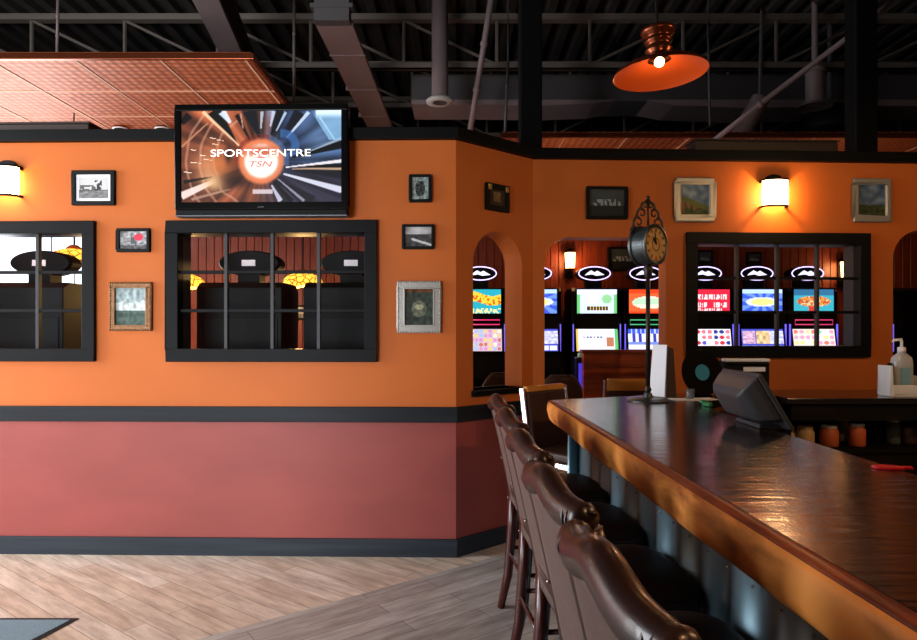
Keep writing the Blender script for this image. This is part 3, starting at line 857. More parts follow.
MB().tube([(-.02,-.119,-hh/2+.06),(.02,-.119,-hh/2+.06)],.004,6).build('power_badge',mat('badge_grey',rgb(90,90,94),.3,metal=.6),t)

# ------------------------------------------------------------------ bar
ZB=1.105
def fx(y): return .70-.038*y
path=[]
y=-1.2
while y<3.80: path.append((fx(y),y)); y+=.06
path += [(.553,3.86),(.551,3.915),(.556,3.945),(.585,3.962)]
n=14
for i in range(1,n+1):
    k=i/n; path.append((.585+(2.0-.585)*k, 3.962+.63*k-.12*k*k*0))
back=[(2.0,4.05),(1.62,3.98),(1.45,3.78),(1.375,3.45),(1.355,3.0),(1.355,-1.2)]
def normals(path):
    out=[]
    for i,p in enumerate(path):
        a=path[max(0,i-1)]; b=path[min(len(path)-1,i+1)]
        d=Vector((b[0]-a[0],b[1]-a[1])).normalized(); out.append(Vector((-d.y,d.x)))
    return out
nr=normals(path)
bar=thing('bar_counter','long dark varnished bar with an orange live edge and sheet metal front','bar counter',(0,0,0))
mb=MB()
rim=[(p[0]-n_.x*.035,p[1]-n_.y*.035) for p,n_ in zip(path,nr)]
poly=[(a,b,ZB) for a,b in rim]+[(a,b,ZB) for a,b in back]
mb.prism(poly,(0,0,-.05)); mb.build('bar_top',M_bartop,bar)
# live edge lofted along the path
def edge_rings(layers):
    rings=[]
    for i,(p,n_) in enumerate(zip(path,nr)):
        ring=[]
        L=i*.06
        for j,(off,zz,amp) in enumerate(layers):
            w=amp*(nz(L*2.3,zz*20,1)+.6*nz(L*7,zz*30,2))
            dz=amp*.7*nz(L*3.1,j*3.3,5) if zz<ZB-.03 else 0
            ring.append(Vector((p[0]+n_.x*(off+w),p[1]+n_.y*(off+w),zz+dz)))
        rings.append(ring)
    return rings
bev=[(-.036,ZB-.001,0),(-.020,ZB-.001,.001),(-.006,ZB-.003,.0015),(.002,ZB-.008,.002),(-.05,ZB-.03,0)]
MB().loft(edge_rings(bev)).build('stained_bevel',M_barbev,bar,smooth=True)
face=[(-.03,ZB-.008,0),(.002,ZB-.008,.002),(.008,ZB-.03,.004),(.010,ZB-.06,.006),(.006,ZB-.09,.007),(.0,ZB-.115,.008),(-.014,ZB-.13,.008),(-.10,ZB-.13,0),(-.10,ZB-.03,0)]
MB().loft(edge_rings(face)).build('live_edge',M_baredge,bar,smooth=True)
# sheet metal front (corrugated softly) under the slab
mb=MB(); pts=[]; yy=-1.2
ins=.16
fr=[]
Lacc=0
for i,(p,n_) in enumerate(zip(path,nr)):
    if i and i<len(path):
        Lacc += math.hypot(p[0]-path[i-1][0],p[1]-path[i-1][1])
    fr.append((p,n_,Lacc))
dense=[]
for (p,n_,l),(p2,n2,l2) in zip(fr,fr[1:]):
    steps=max(1,int((l2-l)/.012))
    for k in range(steps):
        q=k/steps; dense.append((p[0]*(1-q)+p2[0]*q, p[1]*(1-q)+p2[1]*q, n_.x*(1-q)+n2.x*q, n_.y*(1-q)+n2.y*q, l*(1-q)+l2*q))
dense=[d for d in dense if d[0]<1.3 or d[1]<3.9]
A=[];Bv=[]
for x_,y_,nx_,ny_,l in dense:
    w=.011*math.sin(2*PI*l/.21)
    A.append((x_-nx_*(ins-w),y_-ny_*(ins-w),.0)); Bv.append((x_-nx_*(ins-w),y_-ny_*(ins-w),ZB-.10))
for i in range(len(A)-1): mb._add([A[i],A[i+1],Bv[i+1],Bv[i]],[(0,1,2,3)])
ap=mb.build('metal_front',M_galv,bar,smooth=True); md=ap.modifiers.new('Solid','SOLIDIFY'); md.thickness=.01
mb=MB(); nxt=.1
for x_,y_,nx_,ny_,l in dense:
    if l>=nxt:
        nxt+=.14; mb.ball((x_-nx_*(ins-.010),y_-ny_*(ins-.012),.85),.0045,4)
ob=mb.build('rivet',M_brass,bar,smooth=True); ob['kind']='stuff'
MB().prism([(fx(-1.2)-0+ins+.03,-1.2,0),(1.33,-1.2,0),(1.33,3.3,0),(1.42,3.75,0),(.80,3.80,0)],(0,0,ZB-.06)).build('bar_body',M_matte,bar)
# foot rail
MB().tube([(fx(y_)+ .125,y_,.18) for y_ in (-1.2,0,1.5,3.0,3.7)],.02,10).build('foot_rail',M_chrome,bar,smooth=True)

# ------------------------------------------------------------------ bar stools (brown leather)
def make_stool(label,group):
    t=thing('bar_stool',label,'bar stool',(0,0,0),0,group)
    W=.235
    # seat
    def sq(w,d,z,e=5,n=28,cx=0):
        return [Vector((cx+d*math.copysign(abs(math.cos(2*PI*i/n))**(2/e),math.cos(2*PI*i/n)), w*math.copysign(abs(math.sin(2*PI*i/n))**(2/e),math.sin(2*PI*i/n)),z)) for i in range(n)]
    MB().loft([sq(.215,.205,.610),sq(.232,.222,.620),sq(.238,.23,.645),sq(.238,.23,.68),sq(.228,.222,.702),sq(.19,.19,.715),sq(.10,.10,.720)]).build('seat',M_seat,t,smooth=True)
    MB().tube(sq(.238,.23,.675),.006,6,closed=True).build('seat_piping',M_seat,t,smooth=True)
    MB().b2(-.2,.2,-.205,.205,.545,.613).build('seat_frame',M_mahog,t,bevel=.006)
    # backrest shell
    def bx(w): return -.185-.105*w**1.25
    rings=[]
    N=14; m=30
    for i in range(N+1):
        w=i/N; z=.58+.50*w; th=.030+.004*math.sin(PI*w); ring=[]
        for j in range(m):
            a=2*PI*j/m; e=6
            yy=W*math.copysign(abs(math.cos(a))**(2/e),math.cos(a)); xo=th*math.copysign(abs(math.sin(a))**(2/e),math.sin(a))
            ring.append(Vector((bx(w)+xo-.018*(1-(yy/W)**2)*w,yy,z+ (.025*(1-(yy/W)**2))*w)))
        rings.append(ring)
    MB().loft(rings).build('backrest',M_leback,t,smooth=True)
    # leather side borders
    for sy in (-1,1):
        pts=[]; 
        for i in range(N+1):
            w=i/N; pts.append((bx(w)+.002,sy*(W-.014),.575+.50*w))
        MB().tube(pts,[.034]*len(pts),10,sx=.75).build('side_border',M_leather,t,smooth=True)
        MB().tube([(p[0]-.028,p[1]-sy*.018,p[2]) for p in pts],.005,6).build('side_piping',M_leather,t,smooth=True)
    # rolled, humped top with gathered ends
    pts=[];rs=[]; K=34
    for i in range(K+1):
        v=-1+2*i/K
        z=1.082+.040*math.cos(PI*v/2)+.008*math.cos(PI*v*2)
        pts.append((-.308-.016*(1-v*v)+.02*abs(v)**3,v*(W+.012),z))
        e=1-abs(v); r=.037
        if e<.10: r=.037*math.sqrt(max(.05,1-((.10-e)/.10)**2))
        elif e<.34: r=.0355+.004*math.sin((e-.10)/.24*PI*5)*(1-(e-.10)/.24)
        rs.append(r)
    MB().tube(pts,rs,18,sx=.95).build('rolled_top',M_leather,t,smooth=True)
    for sy in (-1,1):       # gathered pleats at the ends of the roll
        for k in range(4):
            q=[]; vv=sy*(.80+.055*k)
            for i in range(9):
                a=PI*(-.30+.95*i/8); rr=.0335
                q.append((-.308+.02*abs(vv)**3-.016*(1-vv*vv)-rr*math.cos(a)*.99,vv*(W+.012)+sy*.004*math.sin(i),1.082+.04*math.cos(PI*vv/2)+rr*math.sin(a)*.95))
            MB().tube(q,.0055,6).build('pleat',M_leather,t,smooth=True)
        for zz in (.585,.80,): MB().ball((bx((zz-.58)/.5)-.036,sy*(W-.012),zz),.006,4).build('nail_head',M_brass,t,smooth=True)
    # legs
    for sy in (-1,1):
        MB().tube([(.19,sy*.195,.58),(.195,sy*.20,.3),(.20,sy*.205,0)],[.022,.019,.015],8).build('front_leg',M_mahog,t,smooth=True)
        MB().tube([(-.195,sy*.20,.66),(-.205,sy*.203,.42),(-.225,sy*.207,.18),(-.265,sy*.212,0)],[.030,.028,.026,.020],8,sx=1.25).build('rear_leg',M_mahog,t,smooth=True)
        MB().tube([(.195,sy*.20,.32),(-.21,sy*.203,.32)],.011,8).build('side_stretcher',M_mahog,t,smooth=True)
    MB().tube([(.197,-.2,.24),(.197,.2,.24)],.013,8).build('foot_rest',M_mahog,t,smooth=True)
    MB().tube([(-.22,-.2,.30),(-.22,.2,.30)],.011,8).build('rear_stretcher',M_mahog,t,smooth=True)
    t.scale=(1,1,1.033)
    return t
SG='brown leather bar stools along the bar'
labs=['brown leather bar stool nearest the viewer, cut by the bottom edge','brown leather bar stool second nearest the viewer along the bar','brown leather bar stool third from the viewer, middle of the row','brown leather bar stool fourth from the viewer along the bar','brown leather bar stool farthest along the row, next to the steel framed stool']
st=make_stool(labs[0],SG)
ST=[(1.04,.545,6),(1.61,.535,6.5),(2.18,.53,6),(2.77,.525,5.5),(3.36,.52,6)]
for i,(y_,x_,a_) in enumerate(ST):
    if i==0: st.location=(x_,y_,0); st.rotation_euler=(0,0,math.radians(a_))
    else: dup(st,(x_,y_,0),math.radians(a_),labs[i],SG)

# steel framed stools with tan top edge
def make_steel_stool(label,group,tan=.04):
    t=thing('steel_framed_stool',label,'bar stool',(0,0,0),0,group)
    MB().b2(-.2,.2,-.2,.2,.70,.76).build('seat',M_seat,t,bevel=.02,seg=3)
    mb=MB(); mb.prism([(-.19,-.185,.74),(-.15,-.185,.74),(-.212,-.185,1.165-tan),(-.247,-.185,1.165-tan)],(0,.37,0)); mb.build('backrest',M_seat,t,bevel=.015,seg=3)
    mb=MB(); mb.prism([(-.212+(tan-.04)*.16,-.187,1.162-tan),(-.252+(tan-.04)*.16,-.187,1.162-tan),(-.262,-.187,1.162),(-.218,-.187,1.162)],(0,.374,0)); mb.build('top_edge',M_tan,t,bevel=.012,seg=3)
    for sy in (-1,1):
        y0=sy*.21
        def flat(poly): 
            return MB().prism([(p[0],y0-.006,p[1]) for p in poly],(0,.012,0))
        flat([(-.185,.66),(-.15,.66),(-.225,1.15),(-.262,1.15)]).build('back_rail',M_chrome,t,bevel=.003)
        flat([(-.20,.665),(.23,.665),(.23,.70),(-.20,.70)]).build('seat_rail',M_chrome,t,bevel=.003)
        flat([(.195,.67),(.23,.67),(.255,0),(.225,0)]).build('front_leg',M_chrome,t,bevel=.003)
        flat([(-.20,.67),(-.165,.67),(-.23,0),(-.26,0)]).build('rear_leg',M_chrome,t,bevel=.003)
    MB().tube([(.235,-.205,.28),(.235,.205,.28)],.011,8).build('foot_rest',M_chrome,t,smooth=True)
    t.scale=(1,1.06,1.0)
    return t
G2='steel framed stools with tan edged backs'
s2=make_steel_stool('steel framed stool with tan top edge at the near corner end of the bar',G2)
s2.location=(.745,4.20,0); s2.rotation_euler=(0,0,math.radians(-48))
q=at(622,385,6.05); s3=make_steel_stool('steel framed stool seen through the doorway arch, in front of wooden partition',G2,.12); s3.location=(q.x,6.05,0); s3.rotation_euler=(0,0,math.radians(90)); s3.scale.z=.94
q=at(671,385,6.05); dup(s3,(q.x+.03,6.05,0),math.radians(94),'steel framed stool through the doorway arch, partly behind the clock pole',G2).scale.z=.94

# ------------------------------------------------------------------ back counter on the right
t=thing('back_counter','black back counter with open glass shelf behind the bar at right','counter',(0,0,0))
MB().b2(2.07,4.6,4.03,4.62,ZB-.035,ZB).build('counter_top',mat('dark_stone_top',rgb(34,30,32),.16),t,bevel=.005)
MB().b2(2.08,4.6,4.06,4.10,.96,ZB-.035).build('fascia',M_matte,t)
MB().b2(2.08,4.6,4.06,4.55,.755,.78).build('shelf',M_matte,t)
MB().b2(2.08,4.6,4.53,4.57,0,ZB-.035).b2(2.08,2.11,4.06,4.57,0,ZB-.035).b2(4.57,4.6,4.06,4.53,0,ZB-.035).b2(2.08,4.57,4.08,4.10,0,.755).build('carcass',M_matte,t)
# well behind the bar
t=thing('under_bar_sink','dark low work bench along the rear of the bar','bench',(0,0,0))
MB().b2(1.36,1.75,-1.0,3.35,.0,.86).build('bench_body',M_matte,t,bevel=.01)
MB().b2(1.36,1.77,-1.0,3.36,.86,.89).build('bench_top',mat('dark_steel_top',rgb(52,40,36),.4,metal=.3),t,bevel=.004)
# jars on the shelf
def jar(px,py,Y,r,h,content,lid,label,cm):
    q=at(px,py,Y); t=thing('glass_jar',label,'jar',(q.x,Y,.7805),0,'jars on the back counter shelf')
    MB().lathe([(.0001,0),(r*.9,0),(r,.01),(r,h*.72),(r*.82,h*.82),(r*.82,h*.86)],20).build('jar_body',M_clear if cm is None else cm,t,smooth=True)
    MB().lathe([(.0001,h*.86),(r*.88,h*.86),(r*.88,h),(.0001,h)],20).build('lid',lid,t)
jar(789,432,4.2,.036,.12,None,M_lid,'small pale jar at the left end of the shelf',M_cream2)
jar(805,434,4.17,.055,.13,None,M_cream2,'tan filled jar second from the left on the shelf',M_cream2)
jar(829,434,4.16,.056,.14,None,M_lid,'orange filled jar left of centre on the shelf',M_amber)
jar(843,428,4.36,.045,.16,None,M_lid,'pale jar standing behind the two orange jars',M_lid)
jar(857,434,4.16,.050,.15,None,M_lid,'orange filled jar with a pale top, right of the first orange jar',M_amber)
jar(876,430,4.25,.036,.16,None,M_matte,'dark glass jar right of the orange jars',M_gloss)
jar(893,430,4.25,.042,.17,None,M_lid,'clear glass jar near the right end of the shelf',M_clear)
jar(909,432,4.25,.045,.13,None,M_matte,'dark brown jar at the right edge of the shelf',M_brown)

# ------------------------------------------------------------------ things on the bar
# street clock on a pole
q=at(648,401,3.86)
ck=thing('pole_clock','antique style double faced clock on a slim dark pole on the bar','clock',(q.x,3.86,ZB+.0005))
px_m=F/3.86
MB().lathe([(.0001,0),(.125,0),(.125,.008),(.09,.018),(.03,.024),(.022,.05),(.0001,.05)],36).build('base',M_metalclock,ck,smooth=False)
MB().tube([(0,0,.04),(0,0,.83)],.0135,12).lathe([(.013,.05),(.022,.07),(.013,.09)],16).lathe([(.013,.74),(.024,.76),(.024,.78),(.03,.80),(.013,.83)],16).build('pole',M_scroll,ck,smooth=True)
dc=.83+.115-.005; ax=math.radians(-51)  # drum axis in plan
axd=Vector((math.cos(ax),math.sin(ax),0)); side=Vector((-math.sin(ax),math.cos(ax),0))
Md=Matrix((( side.x,0,axd.x),(side.y,0,axd.y),(0,1,0)))   # local x->side, y->up, z->axis
R=.122
MB().lathe([(R*.93,-.062),(R,-.058),(R,-.045),(R*.93,-.035),(R*.93,.035),(R,.045),(R,.058),(R*.93,.062),(R*.84,.058)],48,(0,0,dc),Md).build('drum',M_metalclock,ck,smooth=False)
for sg in (1,-1):
    def dial(u,v):
        x,y=u*2-1,v*2-1; r=math.hypot(x,y); a=math.atan2(x,y)
        c=(204,166,118)
        if r>.93: c=(150,120,86)
        if .68<r<.90 and abs(((a/(2*PI)*12+.5)%1)-.5)<.13: c=(120,86,58)
        if .34<r<.37: c=(140,100,64)
        k=1+.15*nz(u*6,v*6,3); return tuple(k*w for w in c)
    # round dial: lathe-like polar panel
    me=bpy.data.meshes.new('dial'); vs=[];fs=[];cs=[]
    NR,NA=10,72
    for i in range(NR+1):
        for j in range(NA):
            r=i/NR*.86*R; a=2*PI*j/NA
            vs.append(Md@Vector((sg*r*math.cos(a),r*math.sin(a),sg*.056))+Vector((0,0,dc)))
    for i in range(NR):
        for j in range(NA):
            fs.append((i*NA+j,i*NA+(j+1)%NA,(i+1)*NA+(j+1)%NA,(i+1)*NA+j))
            r=(i+.5)/NR; a=2*PI*(j+.5)/NA; cs+=[(*rgb(*dial(.5+.5*r*math.cos(a),.5+.5*r*math.sin(a))),1)]*4
    me.from_pydata(vs,[],fs); atc=me.color_attributes.new('Col','FLOAT_COLOR','CORNER')
    for k,c_ in enumerate(cs): atc.data[k].color=c_
    me.materials.append(M_dial); o=bpy.data.objects.new('dial',me); COL.objects.link(o); o.parent=ck
    def hand(a,l,w):
        p=[(-w*math.cos(a),w*math.sin(a)),(math.sin(a)*l*.6-w*1.3*math.cos(a),math.cos(a)*l*.6+w*1.3*math.sin(a)),(math.sin(a)*l,math.cos(a)*l),(math.sin(a)*l*.6+w*1.3*math.cos(a),math.cos(a)*l*.6-w*1.3*math.sin(a)),(w*math.cos(a),-w*math.sin(a))]
        return [Md@Vector((sg*x,y,sg*.060))+Vector((0,0,dc)) for x,y in p]
    MB().prism(hand(-.75,.06,.003),Md@Vector((0,0,sg*.002))).build('hour_hand',M_matte,ck)
    MB().prism(hand(-.25,.085,.0025),Md@Vector((0,0,sg*.002))).build('minute_hand',M_matte,ck)
# scrollwork over the drum
Ms=Matrix(((.95,0,.31),(.31,0,-.95),(0,1,0)))
def spiral(cx,cz,r0,turns,sgn,start):
    pts=[]
    for i in range(26):
        k=i/25; r=r0*(1-.8*k); a=start+sgn*turns*2*PI*k
        p=Ms@Vector((cx+r*math.cos(a),cz+r*math.sin(a),0)); pts.append((p.x,p.y,p.z+dc))
    return pts
for sg in (-1,1):
    for (cx,cz,r0,st_) in ((.085,.135,.040,-1.2),(.055,.19,.036,-1.0),(.028,.238,.028,-1.3),(.115,.085,.028,-.6)):
        cx*=.8; s_ = st_ if sg>0 else PI-st_
        MB().tube(spiral(sg*cx,cz,r0,1.15,sg,s_),[.008-.004*i/25 for i in range(26)],6).build('scroll',M_scroll,ck,smooth=True)
    pts=[Ms@Vector((sg*x*.8,y,0)) for x,y in ((.125,.06),(.135,.11),(.105,.17),(.08,.21),(.04,.25),(.0,.275))]
    MB().tube([(p.x,p.y,p.z+dc) for p in pts],.007,6).build('scroll_stem',M_scroll,ck,smooth=True)
MB().ball((0,0,dc+.285),.014,6).tube([(0,0,dc+.12),(0,0,dc+.28)],.007,8).build('finial',M_scroll,ck,smooth=True)
# papers under the clock
def sheet(px0,py0,px1,py1,z,label,rz,w,d,m=M_paper,nm='paper_sheet'):
    Y=.5*( (EYE-z)*F/(py0-HY)+(EYE-z)*F/(py1-HY)); q=at((px0+px1)/2,0,Y)
    t=thing(nm,label,'paper',(q.x,Y,z),rz); 
    n=6; mb=MB(); mb.box((0,0,.0015),(w,d,.003)); mb.build('sheet',m,t); return t
sheet(672,396,715,403,ZB+.0005,'white leaflet lying flat on the bar right of the clock base',.15,.28,.12)
# menu stand
q=at(656,394,4.10)
t=thing('menu_stand','upright white menu with dark brown rear cover behind the clock pole','menu stand',(q.x+.01,4.10,ZB+.0005),math.radians(-58))
MB().prism([(-.062,-.008,.006),(.062,-.008,.006),(.056,.02,.335),(-.056,.02,.335)],(0,.005,0)).build('menu_page',M_paper,t)
MB().prism([(.066,-.008,.006),(.082,.075,.006),(.070,.060,.310),(.058,.018,.325)],(.006,0,0)).build('brown_cover',M_brown,t)
MB().b2(-.07,.09,-.02,.08,0,.006).build('holder_base',M_clear,t,bevel=.002)
# small glass
q=at(683,392,4.02)
t=thing('shot_glass','small clear glass beside the white menu on the bar','glass',(q.x+.02,3.95,ZB+.0005))
MB().lathe([(.0001,0),(.022,0),(.027,.065),(.024,.065),(.020,.012),(.0001,.012)],20).build('glass_body',M_clear,t,smooth=True)
# vinyl record
q=at(705,372,4.12)
t=thing('vinyl_record','black vinyl record with teal label standing upright on the bar','record',(q.x,4.12,ZB+.0005),math.radians(14))
Mr=Matrix(((1,0,0),(0,.16,-.987),(0,.987,.16)))
Rr=.150; cc=(0,.03,Rr*.99+.006)
prof=[(.05,.0015)]+[(.05+ (Rr-.05)*i/30,.0015+(.0006 if i%2 else 0)) for i in range(1,30)]+[(Rr,.001),(Rr,-.001),(.05,-.0015)]
MB().lathe(prof,64,cc,Mr).build('disc',M_vinyl,t,smooth=True)
MB().lathe([(.004,.0022),(.052,.0022),(.052,-.002),(.004,-.002),(.004,.0022)],40,cc,Mr).build('centre_label',M_teal,t)
MB().b2(-.06,.06,.0,.07,0,.012).b2(-.06,.06,.052,.064,.012,.10).build('display_foot',M_gloss,t,bevel=.003)
# receipt printer
q=at(750,396,4.12)
t=thing('receipt_printer','black receipt printer with pale top and small white label on the bar','printer',(q.x+.02,4.28,ZB+.0005),math.radians(-3))
MB().b2(-.15,.135,-.11,.11,0,.222).build('printer_body',M_matte,t,bevel=.01)
MB().b2(-.152,.138,-.114,-.04,.222,.242).build('printer_cover',M_white,t,bevel=.006)
MB().b2(-.035,.105,-.1135,-.1105,.160,.188).build('front_label',M_paper,t)
MB().b2(-.13,.12,-.113,-.1105,.20,.208).build('paper_slot',M_gloss,t)
# point of sale monitor seen from behind
t=thing('cash_register_monitor','dark grey tilted register monitor seen from behind on the bar edge','monitor',(1.405,2.90,ZB+.0005),math.radians(0))
# profile in xz: back leans to -x
def mon(y0,y1,pts): return MB().prism([(p[0],y0,p[1]) for p in pts],(0,y1-y0,0))
L=.275; an=math.radians(31); ux,uz=-math.sin(an),math.cos(an); nx_,nz_=-math.cos(an),-math.sin(an)
def pt(a,b): return (.02+ux*a+nx_*b, .012+uz*a+nz_*b)
mon(-.19,.19,[pt(0,0),pt(L,0),pt(L,.022),pt(0,.022)]).build('monitor_panel',M_grey,t,bevel=.008,seg=3)
mon(-.17,.17,[pt(.012,-.002),pt(L-.012,-.002),pt(L-.012,.004),pt(.012,.004)]).build('screen',M_gloss,t)
rg=[]
for b,ins_,yo in ((.018,.0,.185),(.05,.02,.180),(.095,.055,.165),(.125,.10,.13)):
    a0_,a1_=.05+ins_*.6,L-ins_*.5
    rg.append([Vector((pt(a0_,b)[0],-yo,pt(a0_,b)[1])),Vector((pt(a0_,b)[0],yo,pt(a0_,b)[1])),Vector((pt(a1_,b)[0],yo,pt(a1_,b)[1])),Vector((pt(a1_,b)[0],-yo,pt(a1_,b)[1]))])
MB().loft(rg).build('rear_housing',M_grey,t,bevel=.012,seg=3)
MB().b2(-.10,.03,-.12,.12,0,.02).prism([(-.07,-.05,.02),(.0,-.05,.02),(-.03,-.05,.09),(-.10,-.05,.12)],(0,.10,0)).build('monitor_foot',M_grey,t,bevel=.006)
q=at(707,404,3.6)
t=thing('bottle_opener','small green plastic piece lying on the bar left of the monitor','opener',(q.x,3.60,ZB+.0005),.4)
MB().box((0,0,.012),(.028,.06,.024)).build('handle',M_green,t,bevel=.006); MB().lathe([(.012,.02),(.02,.02),(.02,.032),(.012,.032)],16,(0,.03,0)).build('loop',M_green,t)
# red bar mat
t=thing('red_bar_spatula','flat red plastic scraper lying at the rear edge of the bar','scraper',(1.318,1.985,ZB+.0005),math.radians(-16)); t.scale=(.6,.8,1)
MB().prism([(.075*math.cos(a*PI/12)+.02,.032*math.sin(a*PI/12),0) for a in range(24)],(0,0,.008)).build('blade',M_redpl,t,bevel=.002)
MB().b2(.085,.13,-.012,.012,.001,.010).build('handle',M_redpl,t,bevel=.003)
# sanitiser caddy
q=at(905,396,4.14)
cd=thing('plastic_caddy','white open plastic caddy at the front of the back counter','caddy',(q.x,4.17,ZB+.0005))
MB().b2(-.115,.115,-.065,.065,0,.014).b2(-.115,-.10,-.065,.065,.014,.20).b2(-.10,.115,-.065,-.057,.014,.075).b2(-.10,.115,.057,.065,.014,.15).b2(.105,.115,-.057,.057,.014,.13).build('caddy_body',M_white,cd,bevel=.004)
t=thing('pump_bottle','tall translucent pump bottle standing in the white caddy','bottle',(q.x+.0,4.172,ZB+.016))
MB().loft([[Vector((w*math.copysign(abs(math.cos(2*PI*i/24))**.6,math.cos(2*PI*i/24)),.6*w*math.copysign(abs(math.sin(2*PI*i/24))**.6,math.sin(2*PI*i/24)),zz)) for i in range(24)] for w,zz in ((.06,0),(.064,.01),(.064,.2),(.058,.235),(.03,.26),(.02,.27))]).build('bottle_body',M_bottle,t,smooth=True)
MB().lathe([(.0001,.268),(.024,.268),(.024,.30),(.008,.305),(.008,.345),(.0001,.345)],18).tube([(0,0,.34),(0,0,.352),(-.05,0,.348),(-.055,0,.335)],.009,8).build('pump',M_white,t,smooth=True)
MB().b2(-.03,.03,-.0395,-.0375,.06,.17).build('bottle_label',mat('pale_blue_label',rgb(120,170,196),.5),t)
t=thing('small_spray_bottle','small dark capped bottle in the caddy left of the pump bottle','bottle',(q.x-.083,4.165,ZB+.016))
MB().lathe([(.0001,0),(.017,0),(.017,.11),(.010,.125),(.010,.14)],16).build('bottle_body',M_bottle,t,smooth=True)
MB().lathe([(.0001,.135),(.016,.135),(.016,.185),(.009,.20),(.0001,.20)],16).build('cap',M_matte,t,smooth=True)
# pendant lamp
q=at(660,74,2.66)
def pendant(loc,label,power):
    t=thing('pendant_lamp',label,'pendant lamp',loc); t.rotation_euler=(0,math.radians(-3),0)
    MB().lathe([(.191,-.002),(.186,.012),(.15,.034),(.10,.052),(.062,.066),(.050,.076)],48).build('shade_outside',M_copper,t,smooth=True)
    MB().lathe([(.191,-.002),(.184,.006),(.148,.028),(.098,.046),(.048,.058)],48).build('shade_inside',M_enamel,t,smooth=True)
    MB().lathe([(.050,.076),(.047,.082),(.056,.092),(.056,.102),(.047,.110),(.047,.124),(.056,.130),(.056,.140),(.048,.146),(.05,.156),(.068,.166),(.070,.182),(.055,.192),(.02,.197),(.012,.21)],36).build('neck',M_copper,t,smooth=True)
    MB().ball((0,0,.050),.021,8,(1,1,1.0)).build('bulb',M_bulb,t,smooth=True)
    MB().tube([(0,0,.2),(0,0,4.79-loc[2])],.006,8).build('cord',M_matte,t)
    lamp('pendant_light','POINT',(loc[0],loc[1],loc[2]-.02),power,(1,.62,.30),.03)
    return t
pendant((q.x,2.66,q.z),'copper and orange enamel pendant lamp hanging over the bar',1.0)
pendant((.95,.35,2.75),'added copper and orange enamel pendant lamp for warm fill, unseen above the near end of the bar',28)  # out of view, added to warm the bar and the right side
pendant((3.3,1.9,2.9),'added copper and orange enamel pendant lamp for warm fill, unseen at right over the service area',88)  # second added lamp, out of view, brightens the right wall
# door mat
t=thing('door_mat','blue grey carpet mat on the floor at lower left corner','mat',(0,0,0))
Yb=3.40; xr=(79-CX)/F*Yb
MB().prism([(xr-1.6,Yb-.03,.0),(xr-.03,Yb-.03,.0),(xr-.03-.26,Yb-1.0,.0),(xr-1.86,Yb-1.0,.0)],(0,0,.010)).build('carpet',M_mat,t)
MB().prism([(xr-1.63,Yb,0),(xr,Yb,0),(xr-.26,Yb-1.03,0),(xr-1.89,Yb-1.03,0)],(0,0,.005)).build('rubber_border',M_rubber,t)

